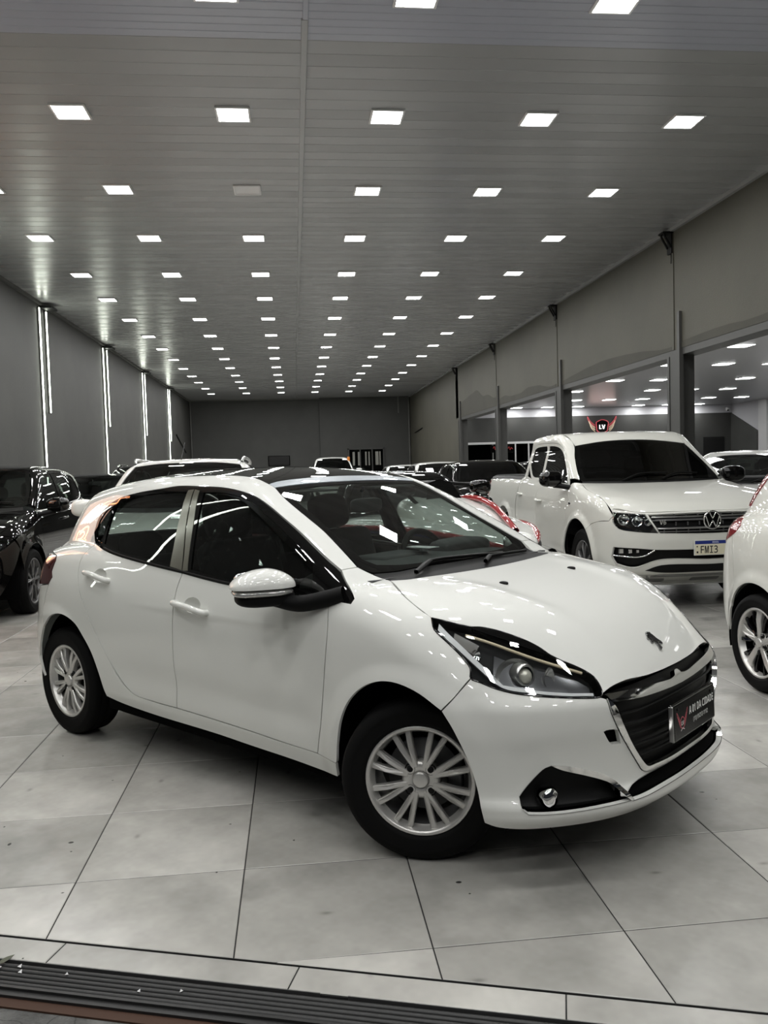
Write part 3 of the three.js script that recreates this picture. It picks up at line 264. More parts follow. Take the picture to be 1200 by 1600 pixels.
// ================================================================ THE WHITE HATCHBACK IN FRONT
const F208 = (() => {
  const Wp = sp([-3.3, .55], [-3.1, .69], [-2.9, .785], [-2.7, .836], [-2.5, .858], [-2.2, .862], [-1.8, .853], [-1.4, .85], [-.9, .848], [-.45, .855], [0, .868], [.3, .862], [.7, .83]);
  const Ws = sp([.1, -.09], [.2, -.05], [.27, -.028], [.33, -.012], [.45, -.002], [.6, 0], [.75, -.003], [.85, -.014], [.92, -.032], [1.0, -.06], [1.06, -.09]);
  const TLc = sp([-3.3, .93], [-3, 1.0], [-2.6, 1.06], [-2.2, 1.08], [-1.8, 1.06], [-1.4, 1.03], [-.9, 1.005], [-.45, 1.0], [-.25, 1.005], [-.1, .992], [.1, .962], [.3, .912], [.45, .848], [.55, .78], [.62, .70], [.68, .6]);
  const NF = sp([.1, .55], [.18, .62], [.22, .682], [.27, .726], [.298, .726], [.335, .694], [.38, .69], [.47, .695], [.55, .705], [.62, .70], [.68, .655], [.75, .59], [.85, .5]);
  const RL = sp([.1, -3.05], [.3, -3.14], [.45, -3.18], [.6, -3.18], [.75, -3.16], [.9, -3.12], [1.1, -3.07]);
  const WG = sp([.9, .82], [1.0, .797], [1.1, .762], [1.2, .72], [1.3, .67], [1.37, .625], [1.42, .58], [1.47, .51], [1.55, .38]);
  const WGx = sp([-3.2, -.30], [-3, -.23], [-2.6, -.11], [-2.2, -.035], [-1.8, -.006], [-1.4, 0], [-.8, 0], [-.3, -.005], [0, -.02]);
  const TGc = sp([-3.2, 1.30], [-3, 1.32], [-2.6, 1.392], [-2.3, 1.435], [-2.0, 1.463], [-1.7, 1.47], [-1.45, 1.464], [-1.25, 1.44], [-1.08, 1.397], [-.9, 1.32], [-.6, 1.168], [-.3, 1.005], [0, .83], [.3, .65]);
  const RG = sp([.95, -3.15], [1.1, -3.06], [1.25, -2.95], [1.36, -2.84], [1.45, -2.68]);
  return (x, y, z) => { const az = Math.abs(z), fl = .016 * (2 - sst(.36, .45, Math.hypot(x, y - .31)) - sst(.36, .45, Math.hypot(x + 2.55, y - .31)));
    const side = az - (Wp(x) + Ws(y) + fl - .009 * Math.exp(-(((y - .45) / .07) ** 2)) * sst(-2.0, -1.7, x) * sst(-.38, -.55, x)), q = Math.max(0, az - .45), top = (y - (TLc(x) - .55 * q * q * sst(-.6, .1, x) + .007 * Math.exp(-(((az - .42 + .12 * x) / .06) ** 2)) * sst(-.2, .1, x))) * .93;
    const front = (x - NF(y) + .60 * az ** 2.7) / Math.sqrt(1 + 2.6 * az ** 3.4), rear = (RL(y) + .44 * az * az - x) / Math.sqrt(1 + .52 * az * az);
    const L = smax(smax(smax(side, top, .10), smax(front, rear, .05), .10), .165 - y, .05);
    const gs = (az - (WG(y) + WGx(x))) * .92, gt = (y - (TGc(x + .10 * az * az) - .15 * az * az * sst(-1, -1.7, x))) * (.87 + .1 * sst(-.9, -1.3, x)), gr = (RG(y) + .62 * az * az - x) * .95;
    return smin(L, smax(smax(smax(gs, gt, .07), gr, .08), .8 - y, .02), .012); };
})();
{
  const F = F208, W = M.white, car = thing('hatchback_car', 'white hatchback with a black roof and many-spoked alloy wheels, in front of all other cars', 'car', [0.982, 0, -3.473], -47.559 * Math.PI / 180);
  const WB = 2.55, FR = around(-0.1, 1), RE = around(-2.2, -1), HL = along([0.55, 0.5, 0.67]);
  const S = (x, y) => onBody(F, [x, y, 0.9], 0, FLATSIDE).toArray(), SS = (P) => P.map(([x, y]) => S(x, y));
  // ---- seams
  const dloTop = SS([[-.421, 1.044], [-.49, 1.081], [-.591, 1.135], [-.7, 1.192], [-.806, 1.243], [-.919, 1.294], [-1.014, 1.33], [-1.127, 1.356], [-1.273, 1.374], [-1.457, 1.381], [-1.659, 1.384], [-1.791, 1.372], [-2.009, 1.35], [-2.202, 1.316], [-2.317, 1.27], [-2.358, 1.2], [-2.352, 1.135], [-2.29, 1.082]]);
  const dloNose = SS([[-.36, 1.003], [-.305, .969], [-.277, .951], [-.28, .935], [-.33, .938], [-.392, .946]]);
  const belt = SS([[-.392, .946], [-.67, .947], [-1, .953], [-1.2, .967], [-1.372, .983]]), beltR = SS([[-1.372, .983], [-1.55, .996], [-1.75, 1.012], [-1.977, 1.032], [-2.15, 1.055], [-2.29, 1.082]]);
  const fseam = SS([[-.392, .946], [-.372, .841], [-.378, .742], [-.397, .589], [-.419, .459], [-.454, .327]]), bseam = SS([[-1.372, .983], [-1.393, .909], [-1.401, .806], [-1.405, .731], [-1.406, .61], [-1.403, .458], [-1.408, .343]]);
  const bottomF = SS([[-.454, .327], [-.673, .329], [-.879, .335], [-1.194, .341], [-1.408, .343]]), bottomR = SS([[-1.408, .343], [-1.601, .343], [-1.792, .358], [-1.894, .416]]);
  const rseam = SS([[-1.894, .416], [-1.959, .491], [-2.067, .612], [-2.167, .736], [-2.255, .847], [-2.30, .95], [-2.305, 1.015], [-2.29, 1.082]]);
  const archR = SS([[-2.66, .60], [-2.541, .678], [-2.463, .696], [-2.385, .69], [-2.289, .656], [-2.215, .598], [-2.138, .522], [-2.078, .417], [-2.049, .335], [-2.035, .298]]);
  const archF = [[-.329, .328, .863], [-.314, .403, .871], [-.288, .5, .876], [-.239, .583, .878], [-.17, .643, .88], [-.098, .675, .881], [-.03, .686, .882], [.034, .682, .883], [.105, .664, .883], [.193, .619, .875]];
  const archF2 = [[.193, .619, .875], [.229, .567, .868], [.263, .498, .856], [.286, .434, .843], [.301, .368, .833], [.313, .311, .831], [.319, .246, .815]];
  const wsSide = [[-.413, 1.047, .623], [-.456, 1.071, .611], [-.558, 1.128, .588], [-.657, 1.182, .568], [-.75, 1.23, .559], [-.844, 1.278, .552], [-.949, 1.33, .536], [-1.035, 1.37, .508]];
  const hoodSide = [[-.26, 1, .601], [-.086, .96, .71], [.024, .926, .752], [.073, .908, .761]], bumpSeam = [[.268, .727, .804], [.247, .691, .834], [.223, .655, .857], [.193, .619, .875]];
  const hlLow = [[.073, .908, .761], [.102, .876, .787], [.145, .847, .791], [.192, .816, .79], [.236, .78, .788], [.258, .756, .79], [.268, .727, .804], [.297, .716, .792], [.341, .698, .771], [.389, .682, .738], [.445, .67, .689], [.502, .66, .629], [.555, .651, .562], [.59, .647, .503]];
  const hlTop = [[.592, .651, .491], [.58, .671, .477], [.554, .704, .473], [.517, .731, .493], [.476, .755, .526], [.435, .778, .556], [.402, .805, .572], [.358, .832, .597], [.313, .852, .625], [.266, .869, .655], [.23, .878, .68], [.207, .88, .702], [.163, .89, .728], [.12, .9, .746], [.073, .908, .761]];
  // ---- bonnet
  const hoodRear = [[-.26, 1, .601], [-.214, 1.001, .554], [-.19, 1.002, .46], [-.172, 1.002, .31], [-.16, 1, .15], [-.156, 1, 0]], hoodFront = [[.583, .671, .467], [.61, .665, .36], [.628, .662, .22], [.634, .661, .1], [.635, .66, 0]];
  const hoodHalf = [...hoodRear.slice().reverse(), ...hoodSide.slice(1), ...hlTop.slice(1, -1).reverse(), [.592, .66, .484], [.60, .667, .42], ...hoodFront.slice(1)];
  const bonnet = part('bonnet', panel(F, [...hoodHalf, ...flip(hoodHalf).reverse().slice(1, -1)], { pr: TOP, th: 0.03, h: 0.024 }), W, car);
  for (const s of [1, -1]) { const p = onBody(F, [.06, .97, .275 * s], 0.002, TOP), g = blob(.02, .008, .012, .8, .8, 14, 8); g.translate(p.x, p.y, p.z); part('washer_nozzle', g, M.plastic, bonnet); }
  { // the rampant lion on the nose: chrome outline standing upright, facing the car's right
    const L = [[-.30, .92], [-.16, 1.0], [-.02, .96], [.10, .86], [.20, .92], [.16, .80], [.26, .70], [.34, .52], [.40, .36], [.46, .26], [.66, .02], [.70, -.10], [.60, -.20], [.46, -.16], [.52, -.04], [.34, .06], [.20, .08], [.12, -.10], [.14, -.34], [.20, -.40], [-.10, -.52], [-.20, -.44], [-.12, -.30], [-.06, -.06], [-.10, .12], [-.14, .30], [-.26, .24], [-.44, .10], [-.56, .16], [-.50, .28], [-.36, .36], [-.22, .50], [-.36, .52], [-.56, .44], [-.64, .54], [-.54, .62], [-.32, .66], [-.26, .76], [-.40, .78]];
    const sh = new THREE.Shape(L.map(([a, b]) => new THREE.Vector2(a * 0.054, b * 0.056))), g = new THREE.ExtrudeGeometry(sh, { depth: .004, bevelEnabled: true, bevelSize: .0015, bevelThickness: .002, bevelSegments: 2 });
    const p = onBody(F, [.566, .75, 0], .0015, TOP), n = V(...normalAt(F, [p.x, p.y, p.z])), right = V(0, 0, -1), up = n.clone().cross(right).normalize(); g.applyMatrix4(new THREE.Matrix4().makeBasis(right, up, n).setPosition(p.clone().addScaledVector(up, -.008))); part('lion_emblem', g, std(lin(.30), .12, 1), bonnet).userData = { label: 'chrome rampant lion emblem' }; }
  // ---- front wings, doors, body sides
  const wing = [...fseam.slice().reverse(), ...dloNose.slice(0, -1).reverse(), ...SS([[-.421, 1.044]]), [-.413, 1.047, .623], [-.36, 1.02, .60], [-.29, 1.002, .592], ...hoodSide, ...hlLow.slice(1, 7), ...bumpSeam.slice(1), ...archF.slice(0, -1).reverse(), [-.335, .318, .86]];
  both('wing', panel(F, wing, { h: .018 }), W, car);
  const frame = [...SS([[-.421, 1.044]]), ...wsSide, [-1.08, 1.387, .506], [-1.185, 1.415, .497], [-1.3, 1.427, .503], [-1.45, 1.43, .505], [-1.65, 1.432, .505], [-1.853, 1.428, .503], [-2.2, 1.405, .49], [-2.5, 1.37, .465], [-2.73, 1.325, .43], [-2.78, 1.26, .50], [-2.81, 1.12, .6], [-2.83, 1.01, .68], [-2.61, 1.002, .782], [-2.588, .975, .80], [-2.603, .915, .82], [-2.58, .886, .831], [-2.615, .845, .836], [-2.68, .72, .84], ...archR, ...SS([[-1.9, .281], [-1.635, .269], [-1.125, .268], [-.908, .262], [-.6, .258], [-.345, .258]]), [-.335, .318, .86], ...SS([[-.454, .327]]), ...bottomF.slice(1), ...bottomR.slice(1), ...rseam.slice(1), ...dloTop.slice(1, -1).reverse()];
  const [fa, fb] = both('body_side', panel(F, frame, { h: .018 }), W, car); const lining = panel(F, frame, { h: .05, off: -.016, th: 0 }); part('pillar_lining', lining, M.trim, fa); part('pillar_lining', mirrored(lining), M.trim, fb);
  // handle: a bar over an oval hollow
  const hollow = (cx, cy, a, b) => Array.from({ length: 20 }, (_, k) => S(cx + a * Math.cos(k * Math.PI / 10), cy + b * Math.sin(k * Math.PI / 10)));
  const bowl = (cx, cy, a, b) => { const g = panel(F, hollow(cx, cy, a, b), { pr: FLATSIDE, h: .012, th: 0, gap: 0 }), p = g.attributes.position; for (let i = 0; i < p.count; i++) { const q = 1 - ((p.getX(i) - cx) / a) ** 2 - ((p.getY(i) - cy) / b) ** 2; p.setZ(i, p.getZ(i) - .03 * Math.sqrt(Math.max(0, q))); } g.computeVertexNormals(); return g; };
  const handle = (x0, y0, x1, y1) => { const a = onBody(F, [x0, y0, .85], .022, FLATSIDE), b = onBody(F, [x1, y1, .85], .024, FLATSIDE), m = onBody(F, [(x0 + x1) / 2, (y0 + y1) / 2 + .004, .85], .036, FLATSIDE), e0 = onBody(F, [x0, y0, .85], -.002, FLATSIDE), e1 = onBody(F, [x1, y1, .85], -.002, FLATSIDE); const g = tube([e0, a, m, b, e1], .0145, 26, 10); const p = g.attributes.position; return g; };
  const door = (nm, outline, cx, cy, hx) => { const hole = hollow(cx, cy, .062, .036), g = panel(F, outline, { pr: FLATSIDE, h: .02, holes: [hole], hgap: 0, gap: .003 }); const card = panel(F, outline, { pr: FLATSIDE, h: .06, off: -.05, th: 0 }), bw = bowl(cx, cy, .062, .036), hd = handle(...hx); return both(nm, g, W, car).map((d, k) => { const m = (q) => k ? mirrored(q) : q; part('door_handle', m(hd), W, d); part('handle_hollow', m(bw), W, d); part('door_card', m(card), M.trim, d); return d; }); };
  const fd = door('front_door', [...belt, ...bseam.slice(1), ...bottomF.slice(1, -1).reverse(), ...fseam.slice(1).reverse()], -1.255, .846, [-1.376, .846, -1.143, .822]);
  const rd = door('rear_door', [...beltR, ...rseam.slice(1, -1).reverse(), ...bottomR.slice(0, -1).reverse(), ...bseam.slice(1, -1).reverse()], -2.075, .927, [-2.189, .932, -1.98, .906]);
  // side windows: gloss black surrounds, tinted panes, pillar strips
  const topF = SS([[-1.49, 1.379]]), fwin = [...dloTop.slice(0, 10), ...topF, ...SS([[-1.432, 1.2], [-1.39, 1.06], [-1.372, .983]]), ...belt.slice(0, -1).reverse(), ...dloNose.slice(0, -1).reverse()];
  const rwin = [...topF, ...dloTop.slice(10), ...beltR.slice(0, -1).reverse(), ...SS([[-1.39, 1.06], [-1.432, 1.2]])];
  const gF = SS([[-1.405, 1.352], [-1.273, 1.352], [-1.127, 1.335], [-1.02, 1.309], [-.93, 1.272], [-.82, 1.222], [-.71, 1.169], [-.6, 1.112], [-.53, 1.066], [-.505, 1.02], [-.5, .975], [-.67, .968], [-1, .974], [-1.16, .986], [-1.312, 1.002], [-1.335, 1.1], [-1.36, 1.2]]);
  const gR = SS([[-1.53, 1.353], [-1.65, 1.356], [-1.79, 1.35], [-2.0, 1.33], [-2.185, 1.292], [-2.183, 1.19], [-2.168, 1.083], [-1.97, 1.054], [-1.68, 1.03], [-1.477, 1.018], [-1.49, 1.19]]);
  const gQ = SS([[-2.213, 1.283], [-2.29, 1.252], [-2.33, 1.2], [-2.328, 1.145], [-2.285, 1.105], [-2.2, 1.085], [-2.208, 1.19]]);
  const flat = { pr: FLATSIDE, h: .02 }, gl = { ...flat, off: -.004, th: 0, gap: 0 };
  const sideTrim = (d, name, o, holes, glass) => d.forEach((q, k) => { const m = (g) => k ? mirrored(g) : g; part(name, m(panel(F, o, { ...flat, holes, off: .0005, hgap: 0 })), M.piano, q); for (const [n, p, mat] of glass) part(n, m(panel(F, p, gl)), mat, q); });
  sideTrim(fd, 'window_frame', fwin, [gF], [['window_glass', gF, M.tint]]); sideTrim(rd, 'window_frame', rwin, [gR, gQ], [['window_glass', gR, M.tint], ['quarter_glass', gQ, M.privacy]]);
  const stripA = SS([[-1.335, .995], [-1.36, 1.1], [-1.385, 1.2], [-1.445, 1.36], [-1.487, 1.366], [-1.43, 1.19], [-1.385, 1.06], [-1.372, .992]]), stripB = SS([[-1.38, .995], [-1.395, 1.06], [-1.44, 1.19], [-1.497, 1.366], [-1.54, 1.362], [-1.505, 1.19], [-1.487, 1.09], [-1.478, 1.006]]);
  fd.forEach((q, k) => { const g = panel(F, stripA, { ...flat, off: .003, gap: 0, th: .004 }); part('pillar_strip', k ? mirrored(g) : g, M.tan, q); }); rd.forEach((q, k) => { const g = panel(F, stripB, { ...flat, off: .003, gap: 0, th: .004 }); part('pillar_strip', k ? mirrored(g) : g, M.tan, q); });
  const beltTrim = bead(F, [...belt.slice(1), ...beltR.slice(1, -1)].map(([x, y, z]) => [x, y + .006, z]), .006, .002, FLATSIDE); both('waist_seal', beltTrim, M.seal, car);
  // ---- roof, header, windscreen, tailgate
  const hdr = [[-1.08, 1.387, .506], [-1.102, 1.397, .435], [-1.117, 1.406, .295], [-1.124, 1.411, .147], [-1.126, 1.411, 0]], wsTop = [[-1.035, 1.37, .508], [-1.044, 1.379, .366], [-1.047, 1.383, .223], [-1.048, 1.383, 0]];
  const railR = [[-1.185, 1.415, .495], [-1.3, 1.427, .501], [-1.45, 1.43, .503], [-1.65, 1.432, .503], [-1.853, 1.428, .501], [-2.2, 1.405, .488], [-2.5, 1.37, .463]];
  const roofHalf = [...hdr.slice().reverse(), ...railR, [-2.56, 1.37, .3], [-2.58, 1.39, 0]]; part('roof_panel', panel(F, [...roofHalf, ...flip(roofHalf).reverse().slice(1, -1)], { pr: TOP, h: .035, th: .01 }), M.piano, car);
  const inner = [...roofHalf, ...flip(roofHalf).reverse().slice(1, -1)]; part('headliner', panel(F, inner, { pr: TOP, h: .08, off: -.03, th: 0 }), M.liner, car);
  const hd2 = [...wsTop.slice().reverse(), ...hdr]; part('roof_header', panel(F, [...hd2, ...flip(hd2).reverse().slice(1, -1)], { pr: TOP, h: .02, th: .02 }), M.header ??= paint(lin(.42, .46, .50), .35), car);
  const spo = [[-2.58, 1.39, 0], [-2.56, 1.37, .3], [-2.5, 1.37, .463], [-2.74, 1.32, .44], [-2.81, 1.33, .25], [-2.83, 1.34, 0]]; part('roof_spoiler', panel(F, [...spo, ...flip(spo).reverse().slice(1, -1)], { pr: TOP, h: .03 }), W, car);
  const SCREEN = along([.46, .89, 0]), wsBot = [[-.364, 1.024, .585], [-.343, 1.019, .462], [-.337, 1.021, .299], [-.33, 1.02, .15], [-.328, 1.02, 0]];
  const wsHalf = [...wsTop.slice().reverse(), ...wsSide.slice(0, -1).reverse().map(([x, y, z]) => [x, y, z - .004]), ...wsBot], wsAll = [...wsHalf, ...flip(wsHalf).reverse().slice(1, -1)];
  const cx = -.72, shrink = (p, i) => [p[0] + (p[0] < cx ? .035 : -.03), p[1], p[2] * .93], wsIn = [[-1.015, 1.375, 0], [-1.012, 1.37, .25], [-1.0, 1.36, .45], [-.95, 1.335, .49], [-.75, 1.23, .515], [-.56, 1.128, .545], [-.45, 1.07, .555], [-.40, 1.05, .52], [-.37, 1.04, .4], [-.355, 1.03, .2], [-.35, 1.03, 0]], wsHole = [...wsIn, ...flip(wsIn).reverse().slice(1, -1)];
  const scr = part('windscreen', panel(F, wsHole, { pr: SCREEN, off: -.003, th: 0, gap: 0, h: .04 }), M.screen, car); part('screen_frit', panel(F, wsAll, { pr: SCREEN, holes: [wsHole], hgap: 0, off: -.002, th: .006, h: .03 }), M.piano, scr);
  const cowl = [[-.328, 1.02, 0], [-.33, 1.02, .15], [-.337, 1.021, .299], [-.343, 1.019, .462], [-.364, 1.024, .585], [-.30, 1.0, .592], ...hoodRear]; part('cowl_grille', panel(F, [...cowl, ...flip(cowl).reverse().slice(1, -1)], { pr: TOP, off: -.004, h: .03, th: .03 }), M.seal, car);
  // far-side corner piece where the screen meets the wing
  for (const [a, b, c, d] of [[[-.24, .46], [-.345, .24], [-.335, -.02], [-.325, -.30]], [[-.215, 0], [-.305, -.16], [-.312, -.36], [-.318, -.5]]]) { const P = [a, b, c, d].map(([x, z], i) => onBody(F, [x, 1, z], .014 - .002 * i, TOP)); part('wiper', [tube(P, .0075, 24, 6), tube([P[0], P[1]], .011, 4, 6)], M.plastic, car); }
  { const t = [[1.36, 0], [1.345, .36], [1.31, .46], [1.25, .53], [1.1, .62], [1.0, .66], [.9, .62], [.8, .58], [.62, .55], [.61, 0]].map(([y, z]) => [-3, y, z]), w = [[1.31, 0], [1.295, .33], [1.25, .41], [1.12, .47], [1.07, .44], [1.06, 0]].map(([y, z]) => [-3, y, z]), BACK = along([-1, 0.12, 0], 4.2), all = (P) => [...P, ...flip(P).reverse().slice(1, -1)]; const tg = part('tailgate', panel(F, all(t), { pr: BACK, holes: [all(w)], h: .04 }), W, car); part('rear_window', panel(F, all(w), { pr: BACK, off: -.003, th: 0, gap: 0, h: .06 }), M.screen, tg); part('tailgate_lining', panel(F, all(t), { pr: BACK, holes: [all(w)], h: .08, off: -.03, th: 0 }), M.trim, tg); }
  // ---- tail lamps and rear bumper
  const tl = [[-2.61, 1.002, .782], [-2.588, .975, .8], [-2.603, .915, .82], [-2.58, .886, .831], [-2.615, .845, .836], [-2.80, .83, .75], [-2.97, .86, .6], [-2.95, .97, .6], [-2.80, 1.0, .70]];
  both('tail_lamp', panel(F, tl, { pr: RE, h: .02, off: .004, th: .03 }), new THREE.MeshPhysicalMaterial({ color: lin(.05, .006, .008), roughness: .15, specularIntensity: .5, clearcoat: 1, clearcoatRoughness: .02 }), car);
  const rb = [[-3.17, .61, 0], [-3.0, .61, .56], [-2.97, .84, .62], [-2.80, .82, .75], [-2.615, .845, .836], [-2.68, .72, .84], [-2.66, .60, .86], [-2.721, .516, .848], [-2.766, .415, .835], [-2.74, .3, .83], [-2.9, .24, .74], [-3.08, .23, .5], [-3.14, .23, 0]]; part('rear_bumper', panel(F, [...rb, ...flip(rb).reverse().slice(1, -1)], { pr: RE, h: .04 }), W, car);
  // ---- front bumper with its openings
  const all = (P) => [...P, ...flip(P).reverse().slice(1, -1)];
  const gOut = [[.604, .639, .485], [.62, .594, .483], [.632, .53, .455], [.641, .463, .409], [.654, .387, .355], [.661, .36, .335], [.672, .35, .31], [.68, .349, .271], [.691, .35, .166], [.695, .352, 0]];
  const bumpHalf = [[.695, .352, 0], ...gOut.slice(0, -1).reverse(), ...hlLow.slice(7).reverse(), ...bumpSeam, ...archF2.slice(1), [.351, .232, .794], [.391, .224, .759], [.437, .22, .716], [.519, .217, .613], [.593, .214, .484], [.64, .212, .3], [.665, .212, .1], [.668, .212, 0]];
  const slot = [[.697, .346, 0], [.694, .345, .16], [.68, .342, .27], [.667, .336, .335], [.651, .324, .4], [.642, .311, .43], [.652, .282, .415], [.672, .284, .355], [.693, .293, .25], [.705, .298, .11], [.706, .298, 0]];
  const fog = [[.419, .337, .753], [.431, .362, .736], [.457, .403, .705], [.479, .428, .682], [.5, .433, .657], [.515, .427, .635], [.565, .403, .561], [.601, .372, .495], [.62, .348, .466], [.638, .315, .44], [.65, .284, .42], [.609, .283, .514], [.553, .281, .606], [.491, .281, .686], [.444, .285, .738], [.428, .304, .752]];
  const tow = [[.605, .532, .512], [.611, .536, .501], [.631, .533, .459], [.632, .477, .437], [.616, .479, .474], [.612, .495, .489]];
  const bumper = part('front_bumper', panel(F, all(bumpHalf), { pr: FR, holes: [all(slot), fog, flip(fog), tow], h: .017, hgap: 0, th: .02 }), W, car);
  part('tow_eye_recess', panel(F, tow, { pr: FR, off: -.03, th: -.03, gap: -.002, h: .02 }), M.under, bumper);
  part('lower_intake', panel(F, all(slot), { pr: FR, off: -.03, th: -.032, gap: -.002, h: .02 }), M.under, bumper);
  for (const s of [0, 1]) { const m = (g) => s ? mirrored(g) : g; const fr = part('fog_recess', m(panel(F, fog, { pr: FR, off: -.045, th: -.047, gap: -.001, h: .02 })), M.plastic, bumper);
    const p = onBody(F, [.496, .331, .671], -.018, FR), lamp = lathe([[0, .022], [.018, .02], [.033, .012], [.038, 0], [.036, -.03]], 24); const q = new THREE.Quaternion().setFromUnitVectors(V(0, 0, 1), V(.985, 0, .17).normalize()); lamp.applyQuaternion(q); lamp.translate(p.x, p.y, p.z); part('fog_lamp', m(lamp), M.mirror, fr);
    const A = [[.49, .437, .67], [.515, .432, .635], [.565, .408, .561], [.601, .377, .495], [.622, .352, .464], [.64, .318, .437], [.656, .284, .412]], B = [[.656, .282, .425], [.632, .312, .452], [.612, .345, .48], [.592, .364, .51], [.56, .39, .571], [.513, .418, .64]]; part('fog_chrome', m(panel(F, [...A, ...B], { pr: FR, off: .003, th: .02, gap: 0, h: .01 })), M.chrome, fr); }
  // ---- grille, chrome surround, number plate
  const gTop = [[.635, .66, 0], [.634, .661, .1], [.628, .662, .22], [.61, .665, .36], [.592, .66, .478]], gr = part('grille', panel(F, all([...gTop, ...gOut]), { pr: FR, off: -.035, th: -.03, gap: -.002, h: .03 }), M.plastic, car);
  for (let k = 0; k < 5; k++) { const y = .405 + k * .043, z = Math.min(.462, .372 + (y - .40) * .62), P = Array.from({ length: 13 }, (_, i) => onBody(F, [.7, y, z * (1 - i / 6)], -.02, FR)); const g = new THREE.TubeGeometry(new THREE.CatmullRomCurve3(P), 30, .0055, 6); part('grille_bar', g, M.plastic, gr); }
  const inn = [[.622, .616, .466], [.639, .55, .441], [.65, .46, .385], [.658, .41, .348], [.662, .38, .321], [.668, .368, .306], [.68, .366, .26], [.69, .365, .16], [.694, .366, 0]]; const U = [...gOut.slice().reverse(), ...inn], UU = [...gOut, ...flip(gOut).reverse().slice(1), ...flip(inn), ...inn.slice().reverse().slice(1)];
  part('chrome_surround', panel(F, UU, { pr: FR, off: .006, th: .02, gap: 0, h: .012 }), M.chrome, gr);
  const cu = [[.598, .652, .482], [.627, .648, .374], [.642, .642, .287], [.655, .634, .174], [.663, .628, .07], [.664, .632, .03], [.664, .645, .016], [.664, .648, 0]], cl = [[.612, .626, .466], [.632, .623, .421], [.657, .612, .268], [.668, .604, .095], [.669, .602, 0]]; part('chrome_bar', panel(F, [...cl.slice().reverse(), ...cu, ...flip(cu).reverse().slice(1), ...flip(cl)], { pr: FR, off: .004, th: .02, gap: 0, h: .012 }), std(lin(.45), .1, 1), gr);
  { const tex = canvasTexture(800, 260, (c, w, h) => { c.fillStyle = '#0b0c0c'; c.fillRect(0, 0, w, h); wings(c, 150, 130, 105, '#c8606a', '#ecdcdc'); c.fillStyle = '#f2f3f0'; c.font = 'bold 82px sans-serif'; c.textAlign = 'left'; c.save(); c.translate(285, 122); c.scale(.82, 1.05); c.fillText('A 01 DA CIDADE', 0, 0); c.restore(); c.save(); c.translate(360, 196); c.scale(.82, 1); c.font = 'bold 50px sans-serif'; c.fillStyle = '#d5d7d4'; c.fillText('(11) 91212-1112', 0, 0); c.restore(); });
    const pl = new THREE.Group(); pl.name = 'number_plate'; pl.position.set(.712, .497, 0); pl.rotation.z = 0.03; car.add(pl); const b = rbox(.016, .14, .41, .007, 0, 0, 0); part('plate_holder', b, M.piano, pl); const face = new THREE.PlaneGeometry(.385, .122); face.rotateY(Math.PI / 2); face.translate(.0088, 0, 0); part('printed_face', face, std(0xffffff, .25, 0, { map: tex }), pl); part('plate_edge', rbox(.017, .128, .006, .002, 0.001, 0, .2035), M.satin, pl); part('plate_bolt', [cyl(.005, .005, .006, 10, .009, .045, .16, 0, Math.PI / 2), cyl(.005, .005, .006, 10, .009, .045, -.16, 0, Math.PI / 2)], M.plastic, pl); }
  // ---- headlamps
  const hlAll = [...hlLow, ...hlTop.slice(0, -1)];
  for (const s of [0, 1]) { const m = (g) => s ? mirrored(g) : g, T = (p, o = 0) => onBody(F, p, o, HL); const lamp = new THREE.Group(); lamp.name = 'headlamp'; car.add(lamp);
    part('lamp_housing', m(panel(F, hlAll, { pr: HL, off: -.04, th: -.042, gap: .002, h: .025 })), M.plastic, lamp);
    part('lamp_lens', m(panel(F, hlAll, { pr: HL, off: .001, th: .003, gap: .002, h: .018 })), M.lens, lamp);
    const rim = [...hlAll, hlAll[0]]; part('lamp_rim', m(bead(F, rim, .0035, -.001, HL, 6)), M.piano, lamp);
    const aim = V(.93, .12, .34).normalize(), put = (g, p, o) => { const c = T(p, o); g.applyQuaternion(new THREE.Quaternion().setFromUnitVectors(V(0, 0, 1), aim)); g.translate(c.x, c.y, c.z); return g; };
    part('projector', m(merge([put(lathe([[.03, .012], [.036, .014], [.04, .006], [.041, -.03]], 28), [.40, .738, .668], -.022)])), M.satin, lamp); part('projector_lens', m(put(new THREE.SphereGeometry(.031, 24, 12, 0, 6.3, 0, 1.3).rotateX(Math.PI / 2), [.40, .738, .668], -.036)), std(lin(.62, .6, .52), .08, .35), lamp);
    const bowlA = lathe([[.006, -.03], [.03, -.018], [.045, .0], [.047, .003]], 24); bowlA.scale(1.7, 1.15, 1); part('reflector', m(put(bowlA, [.375, .745, .69], -.03)), M.bowl ??= std(lin(.7, .69, .66), .22, .75), lamp); const bowlB = lathe([[.004, -.02], [.018, -.012], [.027, 0]], 20); bowlB.scale(.8, 1.4, 1); part('reflector', m(put(bowlB, [.462, .722, .603], -.02)), M.bowl, lamp); const bowlC = lathe([[.004, -.015], [.014, -.008], [.02, 0]], 20); part('reflector', m(put(bowlC, [.255, .80, .752], -.018)), M.chrome, lamp);
    const d = [[.112, .876, .779], [.15, .850, .783], [.192, .824, .783], [.26, .775, .776], [.317, .732, .765], [.364, .699, .748], [.443, .68, .683], [.52, .666, .60], [.578, .656, .515]]; part('running_light', m(panel(F, [...d, ...d.slice().reverse().map(([x, y, z], i) => { const k = 8 - i; return k < 5 ? [x + .004, y + .032 - .003 * k, z - .004] : [x, y + .012, z]; })], { pr: HL, off: -.010, th: .012, gap: 0, h: .012 })), M.whitePlastic, lamp);
    part('indicator_strip', m(bead(F, [[.202, .859, .737], [.265, .838, .702], [.34, .807, .657], [.41, .775, .606], [.468, .749, .555], [.525, .724, .5]], .0055, -.008, HL, 6)), std(lin(.62, .52, .36), .3), lamp);
